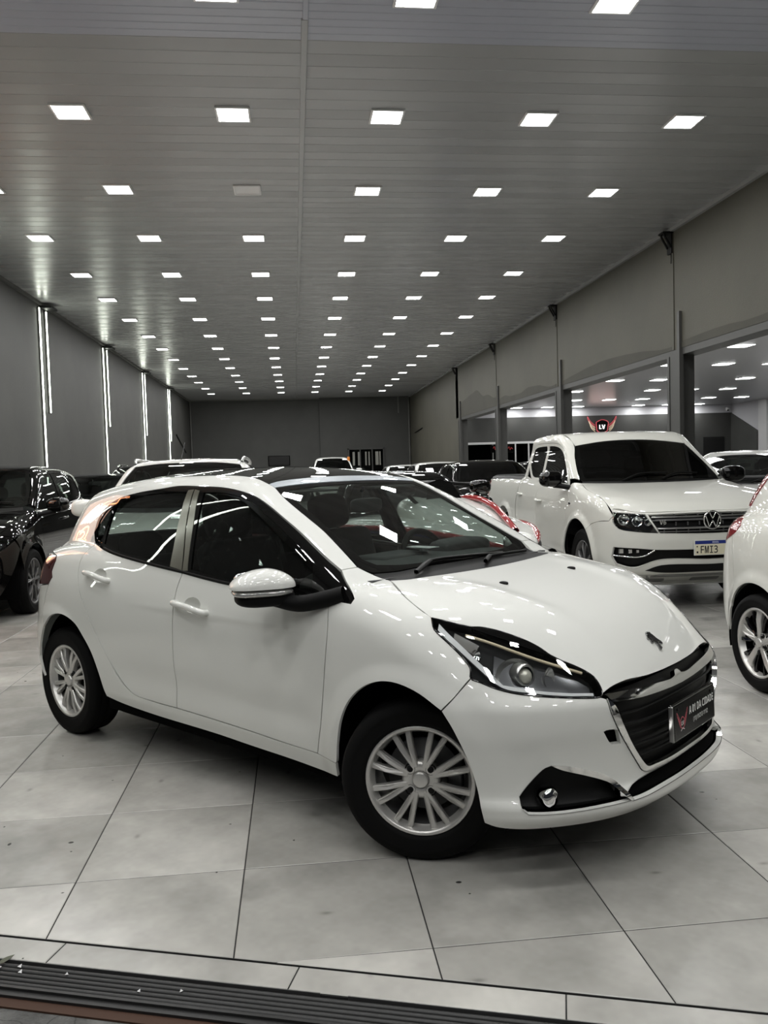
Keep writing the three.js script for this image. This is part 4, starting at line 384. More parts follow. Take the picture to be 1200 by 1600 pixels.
    part('inner_bezel', m(panel(F, [[.30, .80, .70], [.36, .775, .665], [.43, .755, .60], [.50, .722, .53], [.56, .685, .49], [.575, .662, .51], [.50, .672, .62], [.40, .69, .72], [.33, .73, .755]], { pr: HL, off: -.032, th: .006, gap: 0, h: .02 })), std(lin(.11, .11, .115), .2, .8), lamp);
    part('lamp_block', m(panel(F, [[.165, .868, .75], [.255, .83, .728], [.25, .80, .755], [.175, .84, .775]], { pr: HL, off: -.014, th: .02, gap: 0, h: .02 })), std(lin(.12, .11, .1), .3), lamp);
    part('lamp_brow', m(panel(F, [[.207, .88, .706], [.23, .878, .684], [.266, .869, .659], [.313, .852, .629], [.358, .832, .601], [.402, .805, .577], [.42, .785, .575], [.366, .81, .617], [.312, .835, .653], [.255, .857, .687], [.215, .872, .709]], { pr: HL, off: .003, th: .02, gap: 0, h: .012 })), M.piano, lamp); }
  // ---- mirrors
  for (const s of [0, 1]) { const m = (g) => s ? mirrored(g) : g, mg = new THREE.Group(); mg.name = 'side_mirror'; car.add(mg); const sweep = (g) => { g.rotateY(-.5); g.translate(-.625, 1.008, .95); return g; };
    const top = blob(.095, .072, .130, .85, .7, 32, 24); { const p = top.attributes.position; for (let i = 0; i < p.count; i++) { let y = p.getY(i); const z = p.getZ(i); if (y < 0) y *= .04; p.setXYZ(i, p.getX(i), y - .016 - .5 * Math.abs(z + .02) ** 1.6 * (y > 0 ? y / .072 : 0), z); } top.computeVertexNormals(); } part('mirror_cover', m(sweep(top)), W, mg);
    const strip = blob(.088, .016, .120, .6, .6, 28, 8); strip.translate(.002, -.034, .002); part('mirror_indicator', m(sweep(strip)), M.indicator ??= std(lin(.5, .5, .49), .12, .7), mg); const amb = rbox(.02, .01, .03, .004, .064, -.034, .0); part('amber_diode', m(sweep(amb)), M.amber, mg);
    const low = blob(.078, .036, .118, .7, .65, 28, 14); low.translate(-.002, -.058, -.008); part('mirror_base', m(merge([sweep(low), tube([[-.60, .945, .92], [-.50, .925, .875], [-.40, .945, .825], [-.33, .965, .79]], .033, 14, 10)])), M.seal, mg);
    const glass = blob(.01, .048, .1, .5, .6, 20, 10); glass.translate(-.086, -.012, 0); part('mirror_glass', m(sweep(glass)), M.mirror, mg); }
  // ---- wheels, arches, underbody
  const wo = { r: .301, w: .195, rim: .199 }; makeWheel(wo, car, -.038, .3, .695, .52); makeWheel(wo, car, -WB + .032, .3, .72, 0); makeWheel(wo, car, -.038, .3, .695, .52, -1); makeWheel(wo, car, -WB + .032, .3, .72, 0, -1);
  archLiner(car, 0, .385, .45, .775); archLiner(car, -WB + .05, .385, .45, .745);
  part('underbody', [box(-2.15, -.4, .2, .27, -.76, .76), box(-.45, .6, .22, .36, -.44, .44), box(-3.0, -2.1, .24, .42, -.44, .44), box(.3, .5, .25, .62, -.42, .42), box(-.42, -.36, .25, .95, -.7, .7), box(-2.95, -2.0, .42, .46, -.6, .6), box(-2.25, -2.15, .3, .9, -.7, .7)], M.under, car);
  // ---- cabin
  seat(car, -1.12, .37); seat(car, -1.12, -.37); seat(car, -1.98, 0, M.cloth, 1.2).position.y = -.13;
  { const g = new THREE.IcosahedronGeometry(1, 9), p = g.attributes.position; for (let i = 0; i < p.count; i++) { const x = p.getX(i), y = p.getY(i), z = p.getZ(i), k = 1 + .32 * (nA(x * 3 + z * 2 + 9, y * 3.5 + 5) - .5) + .16 * (nB(x * 8 + 3, y * 8 + z * 7 + 4) - .5); p.setXYZ(i, -1.45 + .16 * x * k, 1.03 + .27 * y * k, .37 + .24 * z * k); } g.computeVertexNormals(); part('plastic_cover', g, pane(lin(.86, .9, .89), { roughness: .04 }), car).userData = { label: 'crinkled clear plastic film over the passenger seat' }; }
  steering(car, -.83, .945, -.36); part('dashboard', [blob(.24, .13, .70, .5, .4, 28, 14).translate(-.55, .90, 0), blob(.09, .05, .2, .6, .6, 20, 10).translate(-.62, 1.03, -.36), rbox(.2, .04, .34, .02, -.68, 1.02, .1), box(-.45, -.3, .80, 1.0, -.66, .66)], M.trim, car); part('centre_console', rbox(.6, .2, .22, .04, -.95, .42, 0), M.trim, car);
  const im = part('interior_mirror', [blob(.014, .036, .115, .5, .6, 20, 10).translate(-.93, 1.262, 0), cyl(.008, .008, .09, 8, -.95, 1.31, 0)], M.trim, car);
  for (const s of [1, -1]) part('sun_visor', rbox(.14, .012, .34, .006, -1.06, 1.345, .3 * s), M.liner, car);
  part('licence_paper', box(-.66, -.52, 1.062, 1.064, -.06, .02), M.whitePlastic, car);
}
// the dealer's winged emblem, drawn flat
function wings(c, x, y, s, edge, fill) { c.lineJoin = 'round'; for (const k of [-1, 1]) { c.save(); c.translate(x, y); c.scale(k * s, s); c.lineWidth = .05; c.strokeStyle = edge; for (let i = 0; i < 3; i++) { c.beginPath(); c.moveTo(.36, .02 + i * .18); c.lineTo(.98 - i * .16, -.72 + i * .34); c.lineTo(.90 - i * .16, -.38 + i * .3); c.lineTo(.36, .2 + i * .17); c.stroke(); } c.restore(); } c.save(); c.translate(x, y); c.scale(s, s); c.fillStyle = '#0b0c0c'; c.strokeStyle = edge; c.lineWidth = .07; c.beginPath(); c.moveTo(-.32, .0); c.quadraticCurveTo(0, -.42, .32, .0); c.lineTo(.3, .5); c.quadraticCurveTo(0, .8, -.3, .5); c.closePath(); c.fill(); c.stroke(); c.lineWidth = .06; c.strokeStyle = fill; c.beginPath(); c.moveTo(-.34, .78); c.lineTo(0, .62); c.lineTo(.34, .78); c.stroke(); c.fillStyle = '#e8e8e6'; c.font = 'bold 1px sans-serif'; c.restore(); c.fillStyle = '#eceae8'; c.font = 'bold ' + Math.round(s * .42) + 'px sans-serif'; c.textAlign = 'center'; c.fillText('LV', x, y + s * .4); }
// ================================================================ THE OTHER CARS
// a body from its profiles: W plan half width, S how the side bows with height, T top line of the lower body, N nose and R tail by height, WG / WGx cabin half width, TG cabin top line, RG cabin tail
function makeBody(s) { const c = {}; for (const k of ['W', 'S', 'T', 'N', 'R', 'WG', 'WGx', 'TG', 'RG']) c[k] = sp(...s[k]); const { wb, wy, ar, fl = .016, nk, np = 2.4, rk = .3, gk = .4, crown = .12, ws = .1, bow = .5, ks = .10, kg = .07, floor = .2, bw = .45 } = s;
  return (x, y, z) => { const az = Math.abs(z), f = fl * (2 - sst(ar, ar + .09, Math.hypot(x, y - wy)) - sst(ar, ar + .09, Math.hypot(x + wb, y - wy))), q = Math.max(0, az - bw);
    const side = az - (c.W(x) + c.S(y) + f), top = (y - (c.T(x) - bow * q * q * sst(-.5, .1, x))) * .93, front = (x - c.N(y) + nk * az ** np) / Math.sqrt(1 + (nk * np * az ** (np - 1)) ** 2), rear = (c.R(y) + rk * az * az - x) / Math.sqrt(1 + (2 * rk * az) ** 2);
    const L = smax(smax(smax(side, top, ks), smax(front, rear, .05), ks), floor - y, .05);
    const gs = (az - (c.WG(y) + c.WGx(x))) * .92, gt = (y - (c.TG(x + ws * az * az) - crown * az * az * sst(s.cr0 ?? -1, s.cr1 ?? -1.7, x))) * .87, gr = (c.RG(y) + gk * az * az - x) * .95;
    return smin(L, smax(smax(smax(gs, gt, kg), gr, .08), s.gy - y, .02), .012); }; }
const arc = (cx, cy, r, a0, a1, n) => Array.from({ length: n + 1 }, (_, i) => { const a = (a0 + (a1 - a0) * i / n) * Math.PI / 180; return [cx + r * Math.cos(a), cy + r * Math.sin(a)]; });
const FRONT = along([1, 0, 0]), REAR = along([-1, 0, 0], 5);
function buildCar(s, name, label, pos, turn, paintM, opt = {}) {
  const F = s.F ??= makeBody(s), h = opt.h ?? .032, car = thing(name, label, 'car', pos, turn, opt.group), o = s.o, P = paintM, glass = opt.glass ?? M.privacy, FR = around(s.fc ?? -.1, 1), RE = around(-s.wb + .3, -1);
  const S = (L) => L.map(([x, y]) => onBody(F, [x, y, 1], 0, FLATSIDE).toArray()), T = (L) => L.map(([x, z]) => onBody(F, [x, 2, z], 0, TOP).toArray()), B = (L) => L.map(([z, y]) => onBody(F, [-9, y, z], 0, REAR).toArray()), N = (L) => L.map(([z, y]) => onBody(F, [9, y, z], 0, FRONT).toArray()), all = (q) => [...q, ...flip(q).reverse().filter((p) => Math.abs(p[2]) > 1e-4)];
  const pan = (q, e = {}) => panel(F, q, { h, ...e }), flat = { pr: FLATSIDE, h };
  // sides
  const aF = arc(0, s.wy, s.ar, o.af?.[0] ?? 188, o.af?.[1] ?? 0, 16), aR = arc(-s.wb, s.wy, s.ar, o.arr?.[0] ?? 180, o.arr?.[1] ?? -8, 16);
  const dlo = S(o.dlo), belt = S(o.belt), fs = S(o.fs), bs = S(o.bs), rs = S(o.rs), db = S(o.db), ia = o.dlo.length, bt = S([o.bTop])[0], kB = o.dlo.findIndex((p) => p[0] < o.bTop[0]), kb = o.belt.findIndex((p) => p[0] < o.bs[0][0]), b0 = S([o.bs[0]])[0];
  const wing = [...fs.slice().reverse(), ...S(o.wingTop), ...T(o.hoodSide), ...S(o.bumpSeam), ...S(aF.filter(([x]) => x < o.bumpSeam[o.bumpSeam.length - 1][0] - .01).reverse())]; both('wing', pan(wing), P, car);
  const frame = [dlo[0], ...T(o.wsSide), ...T(o.rail), ...B(o.tail), ...S(o.rearSeam), ...(opt.pickup ? [] : S(aR.filter(([x]) => x > o.rearSeam[o.rearSeam.length - 1][0] - .01))), ...S(o.sill), ...fs.slice(-1), ...db.slice(1), ...rs.slice(1), ...dlo.slice(1).reverse()]; const [fa, fb] = both('body_side', pan(frame), P, car);
  if (!opt.plain) { const l = pan(frame, { h: .07, off: -.018, th: 0 }); part('pillar_lining', l, M.trim, fa); part('pillar_lining', mirrored(l), M.trim, fb); }
  const beltF = [...belt.slice(0, kb), b0], beltR = [b0, ...belt.slice(kb)], dbF = db.filter((_, i) => o.db[i][0] > o.bs[o.bs.length - 1][0] + .01), dbR = db.filter((_, i) => o.db[i][0] < o.bs[o.bs.length - 1][0] - .01), be = bs[bs.length - 1];
  const hd = (x0, y0, x1, y1) => { const q = (x, y, e) => onBody(F, [x, y, 1], e, FLATSIDE), xm = (x0 + x1) / 2, ym = (y0 + y1) / 2; return tube([q(x0, y0, 0), q(x0, y0, .022), q(xm, ym, .034), q(x1, y1, .022), q(x1, y1, 0)], .014, 20, 8); };
  const door = (n, q, hh) => both(n, pan(q, flat), P, car).map((d, k) => { if (hh) part('door_handle', k ? mirrored(hd(...hh)) : hd(...hh), opt.handle ?? P, d); part('door_card', k ? mirrored(pan(q, { ...flat, h: .08, off: -.05, th: 0 })) : pan(q, { ...flat, h: .08, off: -.05, th: 0 }), M.trim, d); return d; });
  const fd = door('front_door', [...beltF, ...bs.slice(1), ...dbF.slice().reverse(), ...fs.slice(1).reverse()], o.hf), rd = door('rear_door', [...beltR, ...rs.slice(0, -1).reverse(), ...dbR.slice().reverse(), ...bs.slice(1).reverse()], o.hr);
  const two = (L) => L.map((p) => [p[0], p[1]]), win = (q, d, m) => { let L = two(q); if (area2(L) < 0) L = L.reverse(); const g = S(inset(smoothLoop(L, .04), o.inset ?? .022)), t = pan(q, { ...flat, holes: [g], hgap: 0, off: .001, raw: false }), w = pan(g, { ...flat, off: -.004, th: 0, gap: 0, raw: true }); d.forEach((k, i) => { part('window_frame', i ? mirrored(t) : t, opt.winTrim ?? M.piano, k); part('window_glass', i ? mirrored(w) : w, m, k); }); };
  win([...dlo.slice(0, kB), bt, b0, ...beltF.slice(0, -1).reverse()], fd, opt.frontGlass ?? glass); win([bt, ...dlo.slice(kB), ...beltR.slice(1, -1).reverse(), b0], rd, glass);
  if (opt.beltChrome) both('waist_moulding', bead(F, belt, .008, .002, FLATSIDE, 6), opt.beltChrome, car);
  // top
  const hood = [...T(o.hoodRear.slice().reverse()), ...T(o.hoodSide).slice(1), ...N(o.hoodFront)]; part('bonnet', panel(F, all(hood), { pr: TOP, h, th: .025 }), P, car);
  const ws = [...T(o.wsTop), ...T(o.wsSide).slice().reverse().map(([x, y, z]) => [x, y, z - .006]), ...T(o.wsBot)], SC = along([.5, .87, 0]), hole = ws.map(([x, y, z]) => { const xm = o.wsTop[0][0] * .5 + o.wsBot[0][0] * .5; return [x + (x > xm ? -.05 : .035), y, z * .93]; }).map((p) => onBody(F, p, 0, SC).toArray());
  const wsn = part('windscreen', panel(F, all(hole), { pr: SC, h: .06, off: -.003, th: 0, gap: 0 }), opt.screen ?? M.screen, car); part('screen_frit', panel(F, all(ws), { pr: SC, h: .04, holes: [all(hole)], hgap: 0, off: -.002, th: .005 }), M.piano, wsn);
  const cow = [...T(o.wsBot.slice().reverse()), ...T(o.hoodRear)]; part('cowl_grille', panel(F, all(cow), { pr: TOP, h: .04, off: -.004, th: .02 }), M.plastic, car);
  const rl = [...T(o.wsTop), ...T(o.rail), ...B(o.roofEnd)]; part('roof_panel', panel(F, all(rl), { pr: TOP, h: .05 }), opt.roof ?? P, car); part('headliner', panel(F, all(rl), { pr: TOP, h: .1, off: -.03, th: 0 }), M.liner, car);
  if (!opt.noWiper) { const q = (x, z, e) => onBody(F, [x, 2, z], e, TOP), [wx] = o.wsBot[0]; part('wiper', [tube([q(wx + .06, .35, .012), q(wx - .03, .1, .016), q(wx - .035, -.2, .014)], .008, 16, 6), tube([q(wx + .06, -.1, .012), q(wx - .03, -.3, .016), q(wx - .04, -.55, .014)], .008, 16, 6)], M.plastic, car); }
  if (!opt.pickup) {
  // tail
  const gate = [...B(o.roofEnd.slice().reverse()), ...B(o.tail), ...B(o.gateEnd)], rw = B(o.rearWin), BK = along([-1, o.backUp ?? .5, 0], 4.4); const tg = part('tailgate', panel(F, all(gate), { pr: BK, h: .05, holes: [all(rw)] }), P, car); part('rear_window', panel(F, all(rw), { pr: BK, h: .08, off: -.003, th: 0, gap: 0 }), opt.rearGlass ?? glass, tg);
  const rb = [...B(o.bumpTop), ...S(o.rearSeam), ...S(aR.filter(([x]) => x < o.rearSeam[o.rearSeam.length - 1][0] - .01).reverse()), ...B(o.bumpLow)], lampR = [...S(o.lampSide), ...B(o.lampBack)]; const rbm = part('rear_bumper', panel(F, all(rb), { pr: RE, h, holes: o.lampInBumper ? [lampR, flip(lampR)] : [] }), P, car);
  both('tail_lamp', panel(F, lampR, { pr: RE, h: .022, off: .004, th: .03, gap: .001 }), M.redPlastic, car);
  }
  // nose
  const aF2 = aF.filter(([x]) => x > o.bumpSeam[o.bumpSeam.length - 1][0] + .01), bump = [...N(o.hoodFront.slice().reverse()), ...T(o.hoodSide.slice(-1)), ...S(o.bumpSeam), ...S(aF2), ...N(o.bumpBot)], lamp = N(o.lamp), gri = N(o.grille), intake = N(o.intake), fog = o.fog ? N(o.fog) : null;
  const bm = part('front_bumper', panel(F, all(bump), { pr: FR, h: opt.hf ?? h, hgap: 0, holes: [lamp, flip(lamp), all(gri), all(intake), ...(fog ? [fog, flip(fog)] : [])], th: .02 }), P, car);
  const gr = part('grille', panel(F, all(gri), { pr: FR, h: .05, off: -.04, th: -.042, gap: -.002 }), M.plastic, bm), ys = o.grille.map((p) => p[1]), zs = Math.max(...o.grille.map((p) => p[0])), y0 = Math.min(...ys), y1 = Math.max(...ys), nb = o.bars ?? 4;
  for (let k = 0; k < nb; k++) { const y = y0 + (y1 - y0) * (k + .7) / (nb + .4); const Q = Array.from({ length: 9 }, (_, i) => onBody(F, [2, y, zs * .9 * (1 - i / 4)], -.012, FRONT)); part('grille_bar', new THREE.TubeGeometry(new THREE.CatmullRomCurve3(Q), 24, .01, 6), opt.bar ?? M.satin, gr); }
  part('lower_intake', panel(F, all(intake), { pr: FR, h: .05, off: -.04, th: -.042, gap: -.002 }), M.plastic, bm); if (fog) both('fog_recess', panel(F, fog, { pr: FR, h: .04, off: -.03, th: -.032, gap: -.001 }), M.plastic, bm);
  for (const k of [0, 1]) { const m = (g) => k ? mirrored(g) : g, g = new THREE.Group(); g.name = 'headlamp'; car.add(g); part('lamp_housing', m(panel(F, lamp, { pr: FR, h: .04, off: -.05, th: -.052, gap: 0 })), M.plastic, g); part('lamp_lens', m(panel(F, lamp, { pr: FR, h: .03, off: .001, th: .003, gap: .001 })), M.lens, g); for (const [z, y, r] of o.bulbs) { const c = onBody(F, [2, y, z], -.025, FRONT), b = lathe([[.2 * r, -.03], [.7 * r, -.012], [r, .008], [r * 1.05, .002]], 20); b.rotateY(Math.PI / 2 - .3); b.translate(c.x, c.y, c.z); part('reflector', m(b), M.chrome, g); } }
  // mirrors
  for (const k of [0, 1]) { const m = (g) => k ? mirrored(g) : g, g = new THREE.Group(), [x, y, z, sz = 1] = o.mirror; g.name = 'side_mirror'; car.add(g); const a = blob(.085 * sz, .085 * sz, .12 * sz, .7, .6, 24, 16); a.rotateY(.2); a.translate(x, y, z); part('mirror_cover', m(a), opt.mirror ?? P, g); const f = onBody(F, [x + .12, y - .09, 1], -.02, FLATSIDE); part('mirror_arm', m(tube([[x, y - .07, z - .03], [x + .06, y - .08, (z + f.z) / 2], f], .028, 10, 8)), M.plastic, g); const q = blob(.008, .066 * sz, .095 * sz, .5, .6, 16, 8); q.rotateY(.2); q.translate(x - .082 * sz, y, z); part('mirror_glass', m(q), M.mirror, g); }
  // wheels and what fills the inside
  const wo = { r: s.wr, w: .215, rim: s.rim, spokes: opt.spokes ?? 'five', face: opt.alloy ?? M.alloy, dark: opt.alloyDark ?? M.alloyDark, seg: 40 }; for (const x of [0, -s.wb]) for (const sd of [1, -1]) makeWheel(wo, car, x, s.wr - .001, s.tz, 0, sd);
  archLiner(car, 0, s.ar + .02, .45, s.tz + .06); archLiner(car, -s.wb, s.ar + .02, .45, s.tz + .06);
  const yl = s.floor ?? .2; part('underbody', [box(-s.wb + .42, -.42, yl + .02, yl + .12, -.74, .74), box(-.5, s.N[2][1] - .15, yl + .04, yl + .3, -.42, .42), box(-s.wb - .62, -s.wb + .42, yl + .06, yl + .26, -.42, .42), box(-.46, -.4, yl + .1, s.gy + .12, -.7, .7)], M.under, car);
  if (!opt.noCabin) { const dy = (s.gy - .8) * .9; for (const z of [.38, -.38]) seat(car, -1.2, z).position.y = dy; seat(car, -2.05, 0, M.cloth, 1.2).position.y = dy; steering(car, -.9, s.gy + .16, -.37); part('dashboard', [blob(.24, .12, .68, .5, .4, 20, 10).translate(-.62, s.gy + .12, 0)], M.trim, car); part('interior_mirror', blob(.014, .036, .115, .5, .6, 16, 8).translate(o.wsTop[0][0] + .1, onBody(F, [o.wsTop[0][0] + .1, 2, 0], -.12, TOP).y, 0), M.trim, car); }
  return { car, F, N, S, T, B, all, FR, RE, bm, gr };
}
// ---- base shapes
const SUV = { wb: 2.61, wy: .345, ar: .40, wr: .345, rim: .24, tz: .76, nk: .42, np: 2.5, rk: .3, gk: .38, gy: .9, floor: .22, W: [[-3.45, .6], [-3.2, .76], [-2.9, .835], [-2.6, .862], [-1.5, .86], [-.4, .862], [0, .868], [.4, .85], [.8, .78]], S: [[.2, -.06], [.3, -.02], [.45, -.005], [.65, 0], [.85, -.006], [1.0, -.03], [1.08, -.06], [1.15, -.1]],
  T: [[-3.45, 1.02], [-3, 1.12], [-2.4, 1.15], [-1.5, 1.13], [-.6, 1.09], [-.3, 1.08], [0, 1.055], [.4, 1.0], [.66, .92], [.8, .8], [.88, .65]], N: [[.15, .75], [.25, .83], [.4, .87], [.6, .89], [.75, .87], [.85, .8], [.95, .65]], R: [[.15, -3.2], [.35, -3.38], [.55, -3.43], [.8, -3.41], [1.0, -3.36], [1.2, -3.3]],
  WG: [[.9, .85], [1.0, .82], [1.1, .79], [1.25, .745], [1.4, .69], [1.5, .64], [1.57, .57], [1.62, .48]], WGx: [[-3.3, -.2], [-3, -.12], [-2.5, -.04], [-2, 0], [-.8, 0], [-.3, -.01], [0, -.02]], TG: [[-3.3, 1.42], [-3.0, 1.5], [-2.6, 1.56], [-2.0, 1.6], [-1.5, 1.605], [-1.2, 1.585], [-1.0, 1.53], [-.6, 1.3], [-.25, 1.09], [.1, .9]], RG: [[1.0, -3.38], [1.15, -3.3], [1.35, -3.15], [1.5, -2.98], [1.6, -2.8]],
  o: { dlo: [[-.42, 1.12], [-.6, 1.24], [-.85, 1.39], [-1.05, 1.475], [-1.3, 1.51], [-1.7, 1.515], [-2.1, 1.49], [-2.45, 1.42], [-2.62, 1.33], [-2.66, 1.2]], belt: [[-.36, 1.07], [-.8, 1.075], [-1.35, 1.095], [-1.9, 1.12], [-2.4, 1.15], [-2.66, 1.2]], bTop: [-1.5, 1.515], fs: [[-.36, 1.07], [-.36, .8], [-.4, .5], [-.46, .35]], bs: [[-1.42, 1.097], [-1.46, .8], [-1.46, .37]], rs: [[-1.95, .44], [-2.12, .62], [-2.32, .85], [-2.52, 1.02], [-2.66, 1.2]], db: [[-.46, .35], [-.9, .355], [-1.46, .37], [-1.8, .38], [-1.95, .44]],
    wingTop: [[-.3, 1.08]], hoodSide: [[-.3, .68], [0, .76], [.35, .75], [.58, .69]], bumpSeam: [[.52, .86], [.4, .72]], wsSide: [[-.4, .70], [-.6, .67], [-.8, .62], [-1.02, .55]], rail: [[-1.15, .54], [-1.5, .55], [-2.0, .55], [-2.5, .53], [-2.82, .48]], tail: [[.52, 1.4], [.60, 1.2], [.66, 1.06]], rearSeam: [[-2.98, .98], [-2.85, .72]], sill: [[-1.9, .28], [-1.2, .27], [-.44, .28]], hoodRear: [[-.3, .68], [-.25, .5], [-.2, .25], [-.19, 0]], hoodFront: [[.6, .80], [.45, .82], [.25, .835], [0, .84]], wsTop: [[-1.08, 0], [-1.07, .3], [-1.02, .55]], wsBot: [[-.36, .66], [-.32, .4], [-.3, .2], [-.3, 0]], roofEnd: [[.46, 1.49], [.3, 1.52], [0, 1.53]].reverse().reverse(), gateEnd: [[.64, .9], [.6, .62], [0, .6]], rearWin: [[0, 1.46], [.36, 1.44], [.46, 1.3], [.52, 1.15], [.48, 1.1], [0, 1.1]], bumpTop: [[0, .6], [.6, .62], [.66, .9]], bumpLow: [[.64, .26], [.4, .25], [0, .25]], lampSide: [[-2.95, 1.06], [-2.9, .98], [-3.0, .88]], lampBack: [[.66, .88], [.5, .9], [.5, 1.0], [.62, 1.06]], lampInBumper: false,
    lamp: [[.47, .70], [.60, .69], [.74, .73], [.80, .82], [.72, .84], [.55, .79]], grille: [[0, .80], [.40, .775], [.44, .70], [.36, .64], [0, .63]].map(([z, y]) => [z, y]), intake: [[0, .44], [.42, .44], [.5, .34], [0, .33]], fog: [[.56, .47], [.70, .50], [.72, .40], [.58, .36]], bumpBot: [[.70, .26], [.5, .24], [0, .23]], bulbs: [[.56, .745, .04], [.67, .77, .036]], mirror: [-.55, 1.13, .98], hf: [-1.38, .95, -1.18, .945], hr: [-2.2, 1.02, -2.02, 1.01], inset: .024 } };
const SEDAN = { wb: 2.70, wy: .315, ar: .375, wr: .315, rim: .222, tz: .765, nk: .42, np: 2.5, rk: .30, gk: .3, gy: .85, floor: .19, W: [[-3.75, .66], [-3.5, .76], [-3.2, .83], [-2.9, .87], [-2.6, .875], [-1.5, .862], [-.4, .865], [0, .872], [.4, .85], [.85, .77]], S: [[.15, -.09], [.22, -.05], [.32, -.012], [.5, 0], [.65, 0], [.8, -.008], [.92, -.03], [1.0, -.06], [1.08, -.1]],
  T: [[-3.75, .98], [-3.62, 1.05], [-3.4, 1.085], [-3.0, 1.09], [-2.4, 1.06], [-1.5, 1.02], [-.6, .985], [-.3, .975], [0, .95], [.4, .89], [.7, .78], [.85, .65]], N: [[.15, .75], [.25, .85], [.4, .88], [.55, .89], [.68, .86], [.78, .78], [.9, .6]], R: [[.15, -3.45], [.3, -3.62], [.5, -3.68], [.7, -3.68], [.9, -3.67], [1.05, -3.64], [1.15, -3.6]],
  WG: [[.85, .84], [.95, .815], [1.05, .78], [1.2, .72], [1.32, .66], [1.4, .6], [1.46, .52]], WGx: [[-3.4, -.12], [-2.9, -.06], [-2.3, 0], [-.8, 0], [-.3, -.01], [0, -.02]], TG: [[-3.5, .85], [-3.1, 1.05], [-2.7, 1.23], [-2.35, 1.37], [-2.0, 1.445], [-1.6, 1.47], [-1.3, 1.46], [-1.08, 1.41], [-.7, 1.2], [-.3, .985], [.1, .78]], RG: [[.8, -3.4], [1.0, -3.3], [1.4, -3.1]],
  o: { dlo: [[-.42, 1.02], [-.6, 1.12], [-.85, 1.26], [-1.05, 1.34], [-1.3, 1.38], [-1.65, 1.385], [-2.0, 1.36], [-2.3, 1.29], [-2.55, 1.18], [-2.68, 1.09]], belt: [[-.36, .965], [-.8, .97], [-1.35, .985], [-1.9, 1.005], [-2.4, 1.03], [-2.68, 1.09]], bTop: [-1.5, 1.386], fs: [[-.36, .965], [-.36, .75], [-.4, .45], [-.46, .30]], bs: [[-1.42, .987], [-1.46, .75], [-1.46, .31]], rs: [[-2.0, .36], [-2.18, .56], [-2.42, .82], [-2.6, .95], [-2.68, 1.09]], db: [[-.46, .30], [-.9, .30], [-1.46, .31], [-1.85, .315], [-2.0, .36]],
    wingTop: [[-.3, .985]], hoodSide: [[-.3, .68], [0, .76], [.35, .74], [.58, .68]], bumpSeam: [[.52, .74], [.38, .62]], wsSide: [[-.4, .70], [-.6, .67], [-.8, .62], [-1.0, .54]], rail: [[-1.15, .53], [-1.5, .54], [-1.9, .53], [-2.15, .52]], tail: [[.53, 1.33], [.6, 1.22], [.66, 1.1]], rearSeam: [[-3.0, 1.07], [-3.22, 1.02], [-3.34, .99], [-3.3, .9], [-3.18, .82], [-3.08, .60]], sill: [[-2.0, .22], [-1.2, .21], [-.42, .22]], hoodRear: [[-.3, .68], [-.25, .5], [-.2, .25], [-.19, 0]], hoodFront: [[.6, .69], [.45, .71], [.25, .73], [0, .735]], wsTop: [[-1.06, 0], [-1.05, .3], [-1.0, .54]], wsBot: [[-.36, .66], [-.33, .4], [-.31, .2], [-.31, 0]], roofEnd: [[.5, 1.36], [.3, 1.385], [0, 1.395]], gateEnd: [[.68, 1.0], [.64, .9], [.6, .72], [0, .70]], rearWin: [[0, 1.35], [.42, 1.32], [.54, 1.16], [.52, 1.12], [0, 1.12]], bumpTop: [[0, .70], [.6, .72], [.64, .9]], bumpLow: [[.64, .21], [.4, .22], [0, .22]], lampSide: [[-3.34, .985], [-3.20, .965], [-3.13, .92], [-3.155, .85], [-3.33, .775]], lampBack: [[.74, .775], [.6, .79], [.5, .88], [.54, .97], [.68, 1.0]], lampInBumper: true, backUp: .8,
    lamp: [[.5, .62], [.62, .60], [.75, .63], [.80, .72], [.72, .73], [.58, .68]], grille: [[0, .66], [.42, .64], [.44, .60], [0, .6]], intake: [[0, .48], [.5, .46], [.56, .32], [0, .30]], bumpBot: [[.70, .21], [.5, .2], [0, .2]], bulbs: [[.58, .645, .03], [.69, .67, .03]], mirror: [-.58, 1.03, .97], hf: [-1.4, .85, -1.2, .845], hr: [-2.24, .9, -2.06, .89], inset: .022 } };
